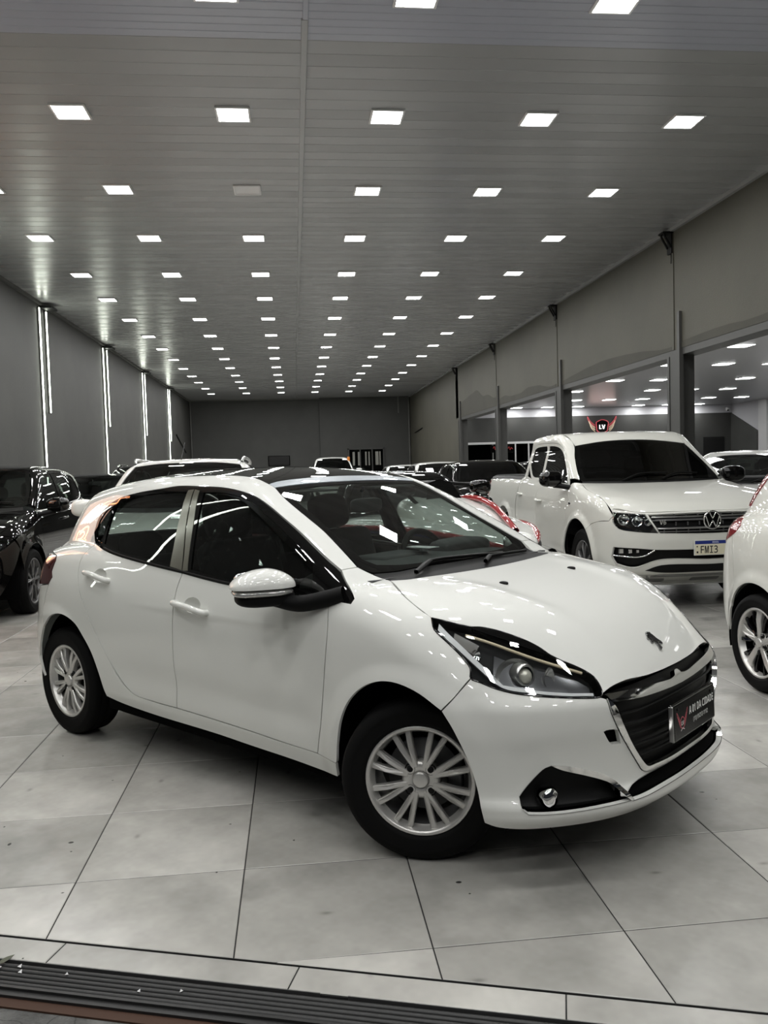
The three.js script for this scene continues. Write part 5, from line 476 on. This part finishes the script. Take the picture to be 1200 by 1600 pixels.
// small hatchback: the crossover's shape with lamps that climb the rear pillar
const HATCH = { ...SUV, F: undefined, wr: .315, rim: .222, ar: .375, wy: .325, o: { ...SUV.o, rearSeam: [[-3.0, .98], [-2.92, .72], [-2.93, .5]], lampSide: [[-3.12, 1.085], [-2.97, 1.095], [-2.91, 1.05], [-2.96, 1.0], [-3.14, .92]], lampBack: [[.66, .93], [.64, .98], [.62, 1.06], [.64, 1.10]] } };
const PICKUP = { wb: 3.10, wy: .40, ar: .455, wr: .375, rim: .245, tz: .80, fl: .02, nk: .4, np: 4, gy: 1.0, floor: .34, fc: -.1, bw: .6, bow: .35, crown: .03, cr0: -.8, cr1: -1.2, ws: .08, gk: .05, rk: .06, kg: .06, ks: .09, W: [[-4.4, .90], [-4, .925], [-3, .935], [-1.5, .935], [-.5, .94], [0, .95], [.5, .94], [.8, .90], [1.05, .84]], S: [[.3, -.06], [.42, -.02], [.55, 0], [.8, 0], [.95, -.008], [1.1, -.03], [1.2, -.055], [1.3, -.09], [1.4, -.16]],
  T: [[-4.4, 1.26], [-4.2, 1.278], [-3, 1.282], [-2.4, 1.275], [-2.0, 1.26], [-1.2, 1.23], [-.5, 1.215], [-.3, 1.21], [0, 1.18], [.45, 1.115], [.75, 1.045], [.9, .985], [1.0, .92], [1.06, .82]], N: [[.25, .82], [.35, .92], [.45, .985], [.55, 1.0], [.7, 1.02], [.85, 1.01], [.95, .98], [1.02, .9], [1.1, .75]], R: [[.3, -4.2], [.45, -4.33], [.8, -4.34], [1.1, -4.34], [1.3, -4.32]],
  WG: [[1.0, .93], [1.1, .905], [1.2, .88], [1.3, .85], [1.45, .81], [1.6, .77], [1.7, .765], [1.77, .75], [1.82, .70], [1.9, .5]], WGx: [[-2.6, -.01], [-2, 0], [-.8, 0], [-.3, -.01], [0, -.03]], TG: [[-2.6, 1.73], [-2.2, 1.775], [-1.8, 1.797], [-1.4, 1.8], [-1.12, 1.775], [-.95, 1.70], [-.6, 1.455], [-.27, 1.225], [0, 1.04]], RG: [[1.0, -2.44], [1.2, -2.42], [1.4, -2.385], [1.6, -2.335], [1.75, -2.25], [1.85, -2.15]],
  o: { dlo: [[-.5, 1.255], [-.62, 1.37], [-.75, 1.48], [-.9, 1.58], [-1.05, 1.642], [-1.25, 1.675], [-1.6, 1.685], [-2.0, 1.675], [-2.13, 1.645], [-2.17, 1.55], [-2.185, 1.4]], belt: [[-.45, 1.17], [-.7, 1.172], [-1.1, 1.19], [-1.6, 1.222], [-1.95, 1.25], [-2.19, 1.28]], bTop: [-1.53, 1.684], fs: [[-.45, 1.17], [-.35, 1.05], [-.43, .95], [-.48, .6], [-.5, .44]], bs: [[-1.5, 1.216], [-1.57, 1.08], [-1.6, .7], [-1.59, .46]], rs: [[-2.15, .53], [-2.32, .63], [-2.44, .8], [-2.42, 1.0], [-2.31, 1.18], [-2.19, 1.28]], db: [[-.5, .44], [-1, .45], [-1.59, .46], [-1.95, .475], [-2.15, .53]],
    wingTop: [[-.38, 1.215]], hoodSide: [[-.3, .79], [0, .845], [.35, .86], [.6, .865], [.76, .86]], bumpSeam: [[.72, .87], [.55, .855], [.36, .81], [.285, .755]], wsSide: [[-.36, .785], [-.5, .765], [-.7, .72], [-.87, .665]], rail: [[-1.0, .665], [-1.3, .68], [-1.7, .68], [-2.1, .66]], tail: [[.66, 1.70], [.72, 1.62], [.79, 1.45]], rearSeam: [[-2.39, 1.285], [-2.5, .95], [-2.5, .62], [-2.46, .5]], sill: [[-2.2, .40], [-1.2, .38], [-.47, .38]], hoodRear: [[-.3, .79], [-.25, .55], [-.21, .3], [-.2, 0]], hoodFront: [[.845, .985], [.72, .962], [.6, .952], [.3, .952], [0, .955]], wsTop: [[-.93, 0], [-.92, .3], [-.88, .655]], wsBot: [[-.33, .77], [-.30, .5], [-.28, .25], [-.27, 0]], roofEnd: [[.60, 1.735], [.3, 1.75], [0, 1.755]],
    lamp: [[.515, .758], [.70, .772], [.83, .80], [.868, .86], [.855, .955], [.74, .945], [.61, .935]], grille: [[0, .938], [.588, .93], [.50, .758], [0, .745]], intake: [[0, .595], [.54, .602], [.66, .612], [.865, .622], [.875, .53], [.845, .46], [.71, .425], [.5, .505], [0, .50]], bumpBot: [[.80, .36], [.68, .27], [.49, .25], [0, .245]], bulbs: [[.80, .885, .05], [.69, .87, .045], [.60, .86, .03]], bars: 2, mirror: [-.53, 1.265, 1.06, 1.05], hf: [-1.55, 1.0, -1.36, .99], hr: [-2.4, 1.05, -2.23, 1.04], inset: .038 } };
const font = await new FontLoader().loadAsync('fonts/droid/droid_sans_bold.typeface.json');
const letters = (t, size, depth = .006) => { const g = new TextGeometry(t, { font, size, depth, curveSegments: 4, bevelEnabled: false }); g.computeBoundingBox(); g.translate(-g.boundingBox.max.x / 2, 0, 0); return g; };
{
  const Q = -Math.PI / 2;                                            // facing the entrance
  buildCar(SUV, 'compact_suv', 'glossy black crossover at the far left, its front wheel beside the white hatchback', [-3.655, 0, -9.2], Q, M.black, { h: .024, spokes: 'twin', alloy: M.alloyDark, glass: M.tint, screen: M.tint, beltChrome: M.satin });
  const hb = buildCar(HATCH, 'hatchback_car', 'white hatchback cut by the right edge, red tail lamp and black-and-silver five-spoke wheel', [3.655, 0, -2.19], Q, M.pearl, { h: .024, spokes: 'five', alloyDark: M.piano }); hb.car.scale.y = .957;
  both('pillar_lamp', panel(hb.F, [[-2.80, 1.46], [-2.86, 1.44], [-3.05, 1.27], [-3.10, 1.17], [-3.04, 1.17], [-2.97, 1.27]].map(([x, y]) => onBody(hb.F, [x, y, 1], 0, FLATSIDE).toArray()), { pr: FLATSIDE, h: .03, off: .006, th: .03, gap: 0 }), M.redPlastic, hb.car);
  // ---- the pickup
  const { car, F, N, S, T, B, all, FR, bm, gr } = buildCar(PICKUP, 'pickup_truck', 'white double-cab pickup truck with black mirrors facing the entrance behind the hatchback bonnet', [3.88, 0, -8.42], Q, M.pearl, { h: .026, pickup: true, spokes: 'twin', alloy: M.alloyDark, winTrim: M.pearl, mirror: M.piano, glass: M.privacy, frontGlass: pane(lin(.02)), screen: pane(lin(.035, .037, .045)), bar: M.alloyDark });
  const P = M.pearl, bedArch = arc(-3.1, .40, .455, 0, 180, 16).map(([x, y]) => [x, y]);
  const bed = [...T([[-2.43, .862]]), ...S([[-2.53, .95], [-2.53, .62], [-2.5, .46], ...bedArch.filter(([x]) => x < -2.62 || true), [-3.7, .46], [-4.18, .5], [-4.28, .8], [-4.28, 1.1]]), ...T([[-4.2, .85], [-3.3, .862]])]; both('bed_side', panel(F, bed, { h: .03 }), P, car);
  const rim = [...T([[-2.42, 0], [-2.42, .80], [-3.3, .80], [-4.15, .79], [-4.22, 0]])]; part('bed_cover', panel(F, all(rim), { pr: TOP, h: .06, off: .006, th: .03 }), M.cloth, car); const cap = T([[-2.42, .80], [-2.42, .862], [-3.3, .864], [-4.2, .85], [-4.15, .79], [-3.3, .80]]); both('bed_rail', panel(F, cap, { pr: TOP, h: .05, th: .02 }), M.plastic, car);
  const back = B([[.60, 1.735], [.72, 1.62], [.80, 1.45], [.85, 1.30], [0, 1.30]]), bw = B([[0, 1.66], [.56, 1.64], [.62, 1.40], [0, 1.38]]), cb = part('cab_back', panel(F, all([...B([[0, 1.755], [.3, 1.75]]), ...back]), { pr: REAR, h: .06, holes: [all(bw)] }), P, car); part('rear_window', panel(F, all(bw), { pr: REAR, h: .1, off: -.004, th: 0, gap: 0 }), M.privacy, cb);
  const tgp = [[-4.34, 1.27, 0], [-4.34, 1.26, .8], [-4.34, .9, .84], [-4.33, .55, .82], [-4.33, .5, 0]]; part('tailgate', panel(F, all(tgp), { pr: REAR, h: .08 }), P, car); both('tail_lamp', panel(F, [[-4.3, 1.2, .9], [-4.2, 1.2, .93], [-4.2, .85, .94], [-4.33, .85, .86], [-4.34, 1.2, .8]], { pr: around(-3, -1), h: .04, off: .005, th: .02 }), M.redPlastic, car); part('rear_bumper', rbox(.16, .2, 1.8, .04, -4.36, .52, 0), M.chrome, car);
  archLiner(car, -3.1, .47, .5, .84);
  // nose details: frame of chrome lines, badge, lettering, plate, lower guard
  const front = (z, y, e = 0) => onBody(F, [9, y, z], e, FRONT), line = (L, r, e, m, n) => part(n, new THREE.TubeGeometry(new THREE.CatmullRomCurve3(smoothLoop(L, .04, false).map(([z, y]) => front(z, y, e))), 40, r, 6), m, gr);
  for (const [y, w] of [[.905, .565], [.80, .52]]) { line([[w, y], [.3, y], [0, y - .002], [-.3, y], [-w, y]], .008, .002, M.satin, 'grille_trim'); line([[w, y - .03], [.3, y - .03], [0, y - .032], [-.3, y - .03], [-w, y - .03]], .005, -.002, M.alloyDark, 'grille_trim'); }
  for (const y of [.92, .845, .775]) for (let k = -4; k <= 4; k++) if (k) { const c = front(k * .115, y, -.012); part('grille_rib', rbox(.02, .034, .008, .002, c.x, c.y, c.z), M.alloyDark, gr); }
  { const g = new THREE.Group(); g.name = 'round_badge'; const c = front(0, .862, .02); g.position.copy(c); g.rotation.y = Math.PI / 2; car.add(g); part('badge_disc', cyl(.078, .084, .016, 32, 0, 0, -.004, Math.PI / 2), M.piano, g); part('ring', new THREE.TorusGeometry(.082, .0085, 10, 48), M.chrome, g); const seg = (P) => new THREE.TubeGeometry(new THREE.CatmullRomCurve3(P.map(([x, y]) => V(x, y, .008)), false, 'catmullrom', 0), 12, .0062, 6); const chain = (P) => P.slice(1).map((q, i) => seg([P[i], q])); part('monogram', merge([...chain([[-.032, .072], [0, .014], [.032, .072]]), ...chain([[-.068, .042], [-.033, -.066], [0, -.004], [.033, -.066], [.068, .042]])]), M.chrome, g).userData = { label: 'chrome letters V over W inside the ring' }; }
  { const c = front(.475, .838, .008), g = letters('V6', .042); g.rotateY(Math.PI / 2); g.translate(c.x, c.y, c.z); part('badge_lettering', g, M.chrome, car); }
  { const tex = canvasTexture(400, 130, (c, w, h) => { c.fillStyle = '#d8d2b8'; c.fillRect(0, 0, w, h); c.fillStyle = '#1d2f7a'; c.fillRect(0, 0, w, 32); c.fillStyle = '#dfe3ea'; c.font = 'bold 19px sans-serif'; c.textAlign = 'center'; c.fillText('BRASIL', w / 2, 23); c.fillStyle = '#111'; c.textAlign = 'left'; c.font = 'bold 92px monospace'; c.save(); c.translate(46, 116); c.scale(.82, 1); c.fillText('FMI3', 0, 0); c.restore(); c.fillRect(14, 98, 16, 18); c.fillRect(14, 48, 12, 12); }); const g = new THREE.Group(); g.name = 'number_plate'; const c = front(-.02, .612, .012); g.position.set(c.x + .012, .612, -.02); car.add(g); part('plate_board', rbox(.01, .145, .42, .004, 0, 0, 0), P, g); const f = new THREE.PlaneGeometry(.40, .13); f.rotateY(Math.PI / 2); f.translate(.0062, 0, 0); part('printed_face', f, std(0xffffff, .4, 0, { map: tex }), g); }
  { const lo = N([[0, .45], [.49, .45], [.61, .40], [.45, .378], [0, .375]]); part('lower_slot', panel(F, all(lo), { pr: FR, h: .03, off: .002, th: .02, gap: 0 }), M.plastic, bm); const sk = N([[0, .342], [.47, .352], [.60, .31], [.66, .278], [.49, .258], [0, .252]]); part('skid_plate', panel(F, all(sk), { pr: FR, h: .03, off: .01, th: .03, gap: 0 }), std(lin(.22, .22, .21), .45, .3), bm);
    for (const s of [1, -1]) { line([[.865 * s, .542], [.70 * s, .532], [.62 * s, .548], [.545 * s, .597]], .008, .0, M.chrome, 'fog_trim'); for (const [z, r] of [[.82, .024], [.75, .02], [.69, .016]]) { const c = front(z * s, .582, -.02), q = rbox(.02, r * 2, r * 2, .006, c.x, c.y, c.z); part('fog_lamp', q, M.mirror, gr); } } }
  { const c = S([[-.30, 1.0]])[0]; both('wing_badge', rbox(.05, .022, .008, .003, c[0], c[1], c[2] + .003), M.plastic, car); }
  // ---- rows further back
  const far = { h: .05, spokes: 'twin' };
  const wsuv = buildCar(SUV, 'compact_suv', 'white crossover with roof rails and a whip aerial right behind the hatchback roof', [-1.12, 0, -8.0], Q, M.white, { ...far, h: .035, screen: M.tint });
  const rails = (b, r, m) => both('roof_rail', (() => { const q = (x, e) => onBody(b.F, [x, 2, .56], e, TOP); return tube([q(-1.12, 0), q(-1.2, .035), q(-1.6, .042), q(-2.1, .042), q(-2.5, .035), q(-2.62, 0)], r, 40, 8); })(), m, b.car); rails(wsuv, .017, M.satin); part('aerial', tube([[-1.25, 1.59, .1], [-1.45, 1.70, .1], [-1.62, 1.79, .1]], .006, 8, 6), M.plastic, wsuv.car);
  const dk = buildCar(SUV, 'dark_hatchback', 'dark grey hatchback parked behind the black crossover, only its windscreen and roof showing', [-3.6, 0, -14.6], Q, M.graphite, { ...far, screen: M.screen, glass: M.tint }); dk.car.scale.set(.97, .925, .97);
  const ch = buildCar(SUV, 'roof_rail_suv', 'black crossover with bright chrome roof rails near the left wall', [-3.62, 0, -19.4], Q, M.black, far); ch.car.scale.y = 1.04; rails(ch, .026, M.chrome);
  const lw = buildCar(SEDAN, 'black_saloon', 'low black saloon between the white crossover and the pickup truck', [1.32, 0, -9.4], Q, M.black, { ...far, h: .04, glass: M.privacy }); lw.car.scale.y = .95;
  const bs = buildCar(SUV, 'black_suv', 'black crossover parked directly behind the pickup truck bed', [3.62, 0, -14.3], Q, M.black, { ...far, h: .035, screen: M.privacy, beltChrome: M.satin }); bs.car.scale.y = .955;
  const w2 = buildCar(SUV, 'white_suv', 'white crossover with a blue bonnet sheet, second behind the pickup truck', [3.64, 0, -19.4], Q, M.white, { ...far, screen: M.privacy }); w2.car.scale.y = .965;
  const w1 = buildCar(SUV, 'white_estate', 'small white car farthest back along the right wall', [3.5, 0, -24.6], Q, M.white, { ...far, screen: M.privacy }); w1.car.scale.y = .94;
  const vn = buildCar(SUV, 'white_van', 'tall white van standing against the dark back wall', [1.52, 0, -32.1], Q, M.white, { ...far, screen: M.privacy }); vn.car.scale.set(1, 1.19, 1.04); part('orange_lamp', rbox(.12, .2, .1, .03, -1.0, 1.5, -.62), std(lin(.8, .25, .03), .3), vn.car);
  const rr = buildCar(SEDAN, 'white_saloon', 'white saloon in the side hall seen past the right pillar', [6.75, 0, -11.9], Q - .5, M.white, { ...far, h: .04, screen: M.screen, glass: M.tint }); rr.car.scale.y = 1.06;
  const r2 = buildCar(SUV, 'dark_suv', 'dark car at the back of the side hall by the glass office', [8.6, 0, -27], Q, M.graphite, far); r2.car.scale.y = .95;
  // blue sheet on the white crossover's bonnet
  { const g = new THREE.PlaneGeometry(.7, .5, 14, 10), p = g.attributes.position; for (let i = 0; i < p.count; i++) p.setZ(i, .05 * nA(p.getX(i) * 9 + 3, p.getY(i) * 9 + 8)); g.rotateX(-Math.PI / 2); g.computeVertexNormals(); const t = thing('blue_sheet', 'crumpled blue plastic sheet on the bonnet of the white crossover', 'sheet', [3.75, 1.085, -19.3]); part('sheet', g, std(lin(.03, .04, .4), .35, 0, { side: THREE.DoubleSide }), t); }
}
// ================================================================ THE SIDE HALL beyond the pillars, and small things
{
  const SX = 20.9, SC = 3.98;
  structure('ceiling_side', box(XR + 0.28, SX + .2, SC, SC + .2, ZB - .2, -1.2), M.plankSide = std(lin(.42, .425, .44), .28));
  structure('wall_side_back', [box(XR + .2, SX + .2, 2.46, 3.58, ZB - .2, ZB), box(XR + .2, 7.7, -.2, 2.46, ZB - .2, ZB), box(11.7, SX + .2, -.2, 2.46, ZB - .2, ZB), box(7.7, 11.7, -.2, .25, ZB - .2, ZB)], M.wallDark);
  structure('wall_side_frieze', box(XR + .2, SX, 3.58, SC, ZB - .2, ZB - .01), M.whiteWall = std(lin(.5, .5, .52), .6));
  structure('wall_side_right', box(SX, SX + .2, -.2, SC, ZB - .2, -1.2), M.whiteWall);
  { const s = new THREE.Shape([[37.9, 0], [35.64, 0], [35.64, 2.63], [37.9, 3.56]].map((p) => new THREE.Vector2(...p))), g = new THREE.ExtrudeGeometry(s, { depth: .05, bevelEnabled: false }); g.rotateY(Math.PI / 2); g.translate(SX - .06, 0, 0); structure('wall_side_dado', uvm(g), M.wallDark); }
  structure('column_side', box(SX - .08, SX + .02, -.2, SC, -35.5, -34.85), M.whitePlastic);
  structure('wall_side_front', box(XR + .2, SX + .2, -.2, SC + .1, -1.4, -1.2), M.wallDark);
  // glazed office front in the back wall
  const w = new THREE.Group(); w.name = 'window_2'; w.userData = { kind: 'structure' }; scene.add(w); part('top_rail', box(7.7, 11.7, 2.36, 2.46, ZB - .08, ZB + .04), M.whitePlastic, w); const mull = [7.72, 9.2, 10.27, 10.9, 11.35, 11.66]; for (const x of mull) part('mullion', box(x - .03, x + .03, .25, 2.36, ZB - .06, ZB + .03), x > 10 ? M.whitePlastic : M.beamGrey, w); mull.slice(1).forEach((x, i) => part('pane', box(mull[i] + .03, x - .03, .25, 2.36, ZB - .03, ZB - .022), M.tint, w)); part('office_back', [box(7.5, 11.9, 0, 2.6, ZB - 2.4, ZB - 2.3), box(7.5, 7.6, 0, 2.6, ZB - 2.3, ZB - .1), box(11.8, 11.9, 0, 2.6, ZB - 2.3, ZB - .1), box(7.5, 11.9, 2.5, 2.6, ZB - 2.3, ZB - .1), box(7.5, 11.9, -.1, .02, ZB - 2.3, ZB)], M.wallDark, w);
  const sign = thing('red_sign', 'small red script sign behind the office glass in the side hall', 'sign', [9.62, 2.14, ZB + .04]); part('sign_board', rbox(1.1, .34, .02, .008, 0, 0, -.014), M.piano, sign); for (const [a, y, k] of [[-.42, .02, 0], [-.2, -.02, 1], [.05, .03, 0], [.28, 0, 1]]) part('script_stroke', tube([[a, y, .006], [a + .06, y + .09, .006], [a + .1, y - .06, .006], [a + .16, y + .05, .006], [a + .22, y - .02, .006]], .016, 20, 6), M.redLetter ??= std(lin(.35, .03, .03), .4), sign);
  structure('door_1', [box(19.45, 20.5, 0, 2.44, ZB - .02, ZB + .02)], std(lin(.004), .5));
  const cam = (x, y, z, l) => { const t = thing('security_camera', l, 'camera', [x, y, z]); part('dome', blob(.09, .09, .09, .9, .9, 18, 12), M.whitePlastic, t); part('lens', blob(.05, .04, .05, .9, .9, 12, 8).translate(0, -.06, .04), M.piano, t); part('bracket', rbox(.05, .05, .17, .01, 0, .05, -.065), M.whitePlastic, t); };
  cam(20.6, 3.75, ZB + .14, 'small white security camera in the top corner of the side hall'); cam(6.6, 3.36, ZB + .14, 'small white security camera on the side hall back wall above the office glass');
  // winged sign on the dark wall
  const lv = thing('winged_sign', 'illuminated winged shield sign reading LV on the dark side hall wall', 'sign', [14.44, 3.14, ZB + .03]); const red = std(lin(.45, .06, .08), .4, 0, { emissive: lin(.5, .08, .09), emissiveIntensity: .5 }), gold = std(lin(.6, .5, .36), .4, 0, { emissive: lin(.5, .42, .3), emissiveIntensity: .4 });
  const sh = new THREE.Shape(); sh.moveTo(-.29, .12); sh.quadraticCurveTo(0, .34, .29, .12); sh.lineTo(.26, -.28); sh.quadraticCurveTo(0, -.44, -.26, -.28); part('shield', new THREE.ExtrudeGeometry(sh, { depth: .03, bevelEnabled: true, bevelSize: .01, bevelThickness: .008, bevelSegments: 1 }), M.piano, lv); const edge = [[-.29, .12], [0, .235], [.29, .12], [.27, -.1], [.24, -.28], [0, -.38], [-.24, -.28], [-.27, -.1], [-.29, .12]].map(([x, y]) => [x, y, .045]); part('shield_edge', tube(edge, .018, 60, 6), red, lv);
  for (const k of [-1, 1]) for (let i = 0; i < 3; i++) { const P = [[.33, -.02 - .11 * i], [.56 - .03 * i, .17 - .15 * i], [.70 - .06 * i, .40 - .19 * i], [.66 - .07 * i, .22 - .18 * i], [.34, -.1 - .11 * i]].map(([x, y]) => [k * x, y, .02]); part('wing_feather', tube(P, .013, 40, 6), i ? gold : red, lv); }
  const t = letters('LV', .2, .02); t.computeBoundingBox(); t.translate(-(t.boundingBox.min.x + t.boundingBox.max.x) / 2, -.2, .045); part('lettering', t, std(lin(.9), .4, 0, { emissive: lin(1), emissiveIntensity: .9 }), lv); const sl = new THREE.RectAreaLight(new THREE.Color(1, .7, .65), 1, 1.2, .6); sl.name = 'sign_light'; sl.position.z = .09; sl.rotation.y = Math.PI; lv.add(sl);
  // lit winged sign on the left wall, out of the picture: it shows as a mirror image in the paint of the hatchback's rear pillar
  { const n = thing('neon_wings', 'lit winged neon sign on the left wall, mirrored in the white hatchback rear pillar', 'sign', [XL + .02, 0, -8.3]); const or = std(lin(.9, .4, .2), .4, 0, { emissive: lin(1, .36, .14), emissiveIntensity: 7 }), wh = std(lin(.9), .4, 0, { emissive: lin(.75, .95, .9), emissiveIntensity: 5 });
    part('sign_panel', rbox(.03, 2.3, 2.2, .01, .005, 2.45, 0), M.piano, n); const L = (P, m, nm) => part(nm, tube(P.map(([z, y]) => [.05, y, z]), .022, 40, 6), m, n);
    L([[-.35, 1.5], [-.1, 1.42], [.1, 1.55], [.3, 1.75], [.2, 1.95], [0, 1.9], [-.2, 1.75], [-.38, 1.7], [-.35, 1.5]], or, 'neon_tube'); L([[-.12, 1.6], [.05, 1.66], [.15, 1.78], [.0, 1.8], [-.15, 1.7]], or, 'neon_tube');
    for (let k = 0; k < 5; k++) L([[-.55 + .16 * k, 1.85 + .05 * k], [-.3 + .17 * k, 2.15 + .05 * k], [-.08 + .17 * k, 2.5 + .04 * k]], wh, 'neon_feather'); L([[.1, 2.55], [.25, 2.8], [.5, 2.95], [.35, 3.1], [.7, 3.4]], or, 'neon_tube'); L([[.25, 2.5], [.45, 2.7], [.7, 2.85], [.6, 3.05], [.85, 3.3]], or, 'neon_tube');
    const l = new THREE.RectAreaLight(new THREE.Color(1, .6, .45), 1.2, 1.4, 2); l.name = 'neon_light'; l.position.set(.09, 2.4, 0); l.rotation.y = -Math.PI / 2; n.add(l); }
  // square lights of the side hall
  const frame = box(-.24, .24, -.012, 0, -.24, .24), plate = box(-.215, .215, -.018, -.012, -.215, .215), zs = [-14.3, -18.07, -21.55, -25.55, -29.3, -33.5, -37.3], xs = [7.3, 8.75, 10.2, 11.65, 13.1, 14.55, 16.0, 17.45, 18.9], zw = ['nearest', 'second', 'third', 'fourth', 'fifth', 'sixth', 'farthest'], xw = ['first', 'second', 'third', 'fourth', 'fifth', 'sixth', 'seventh', 'eighth', 'ninth'];
  zs.forEach((z, r) => xs.forEach((x, c) => { if ((r + c) % 4 === 3 && r > 1) return; const t = thing('side_hall_light', 'square light panel in the side hall ceiling, ' + zw[r] + ' row, ' + xw[c] + ' from the pillars', 'ceiling light', [x, SC, z], 0, 'light panels of the side hall ceiling'); part('frame', frame, M.lampFrame, t); part('diffuser', plate, M.lamp, t); const l = new THREE.RectAreaLight(new THREE.Color(1, 1, .99), PANEL_LIGHT * .5, .42, .42); l.name = 'panel_light'; l.position.y = -.023; l.rotation.x = -Math.PI / 2; t.add(l); }));
}
// ---- the personal watercraft between the two white vehicles
{
  const t = thing('personal_watercraft', 'red, white and blue personal watercraft with black mirrors and handlebar hood, half hidden by the hatchback windscreen', 'watercraft', [1.1, .24, -6.75], -1.31);
  t.userData.label = 'red, white and blue personal watercraft with black mirrors, half hidden behind the front hatchback';
  // hull: cross-sections along x, from tail to nose
  const sec = [[-1.55, .50, .36, .62], [-1.2, .55, .30, .66], [-.6, .58, .28, .68], [0, .57, .27, .70], [.6, .50, .28, .72], [1.0, .38, .32, .70], [1.3, .22, .40, .66], [1.48, .04, .52, .60]], ring = 20;
  const loft = (f, m, n) => { const pos = [], idx = []; sec.forEach((s, i) => { for (let k = 0; k <= ring; k++) pos.push(...f(s, k / ring)); }); for (let i = 0; i < sec.length - 1; i++) for (let k = 0; k < ring; k++) { const a = i * (ring + 1) + k, b = a + ring + 1; idx.push(a, a + 1, b, b, a + 1, b + 1); } const g = new THREE.BufferGeometry(); g.setAttribute('position', new THREE.BufferAttribute(new Float32Array(pos), 3)); g.setIndex(idx); g.computeVertexNormals(); return part(n, g, m, t); };
  loft(([x, w, y0, y1], u) => { const a = (u - .5) * Math.PI; return [x, y1 - (y1 - y0) * Math.cos(a) ** .7, w * Math.sin(a)]; }, M.blue, 'hull');
  loft(([x, w, y0, y1], u) => { const a = (u - .5) * Math.PI, c = Math.cos(a); return [x, y1 + .012 + c ** .8 * (.05 + .07 * sst(1.5, .2, x) * sst(-1.6, -.4, x)), w * 1.02 * Math.sin(a)]; }, M.white, 'deck');
  for (const k of [1, -1]) { part('red_stripe', tube(sec.map(([x, w, , y1]) => [x, y1 + .03, k * w * 1.0]), .022, 40, 8), M.red, t); part('rub_strip', tube(sec.map(([x, w, , y1]) => [x, y1 - .03, k * w * 1.01]), .022, 40, 8), M.plastic, t); }
  const hood = blob(.62, .13, .36, .8, .8, 28, 16); hood.rotateZ(-.16); hood.translate(.42, .80, 0); part('hood', hood, M.white, t); const flash = blob(.5, .09, .365, .8, .8, 24, 14); flash.rotateZ(-.2); flash.translate(.5, .775, 0); part('hood_flash', flash, M.red, t);
  part('hood_stripe', tube([[-.15, .90, -.2], [.1, .935, -.22], [.4, .945, -.22], [.7, .90, -.2], [1.0, .81, -.15], [1.25, .745, -.08]], .024, 30, 10), M.red, t);
  part('seat', [rbox(1.1, .2, .36, .08, -.62, .88, 0, 4), rbox(.4, .16, .32, .07, -1.05, .97, 0, 4)], M.cloth, t);
  part('cockpit', rbox(.3, .26, .3, .08, .08, .96, 0, 3), M.plastic, t);
  part('handlebar', [tube([[.0, 1.04, .38], [.04, 1.06, .15], [.06, 1.06, 0], [.04, 1.06, -.15], [.0, 1.04, -.38]], .018, 24, 8), cyl(.024, .024, .12, 12, 0, 1.04, .36, Math.PI / 2), cyl(.024, .024, .12, 12, 0, 1.04, -.36, Math.PI / 2)], M.plastic, t);
  const ws = new THREE.Shape(); ws.moveTo(-.16, 0); ws.lineTo(-.1, .17); ws.lineTo(0, .20); ws.lineTo(.1, .17); ws.lineTo(.16, 0); const wg = new THREE.ExtrudeGeometry(ws, { depth: .012, bevelEnabled: false }); wg.rotateY(Math.PI / 2); wg.rotateZ(.5); wg.translate(.28, .92, 0); part('wind_deflector', wg, M.piano, t);
  for (const k of [1, -1]) { const q = blob(.06, .055, .09, .7, .7, 20, 12); q.translate(.26, 1.03, .33 * k); part('mirror', q, M.piano, t); part('mirror_stalk', tube([[.34, .86, .2 * k], [.30, .94, .27 * k], [.27, 1.0, .32 * k]], .016, 10, 6), M.plastic, t); }
  const tr = thing('boat_trailer', 'low steel cradle trolley carrying the personal watercraft', 'trolley', [1.1, 0, -6.75], -1.31); part('frame', [box(-1.3, 1.2, .34, .39, .2, .26), box(-1.3, 1.2, .34, .39, -.26, -.2), box(-.9, -.84, .34, .39, -.5, .5), box(.5, .56, .34, .39, -.4, .4)], M.steel, tr); for (const [x, z] of [[-.87, .5], [-.87, -.5], [.53, .42], [.53, -.42]]) part('wheel', [cyl(.16, .16, .09, 24, x, .16, z, Math.PI / 2), cyl(.05, .05, .11, 16, x, .16, z, Math.PI / 2)], M.rubber, tr), part('leg', box(x - .02, x + .02, .16, .36, z - .07 * Math.sign(z) - .02, z - .07 * Math.sign(z) + .02), M.steel, tr);
}
renderer.render(scene, camera);
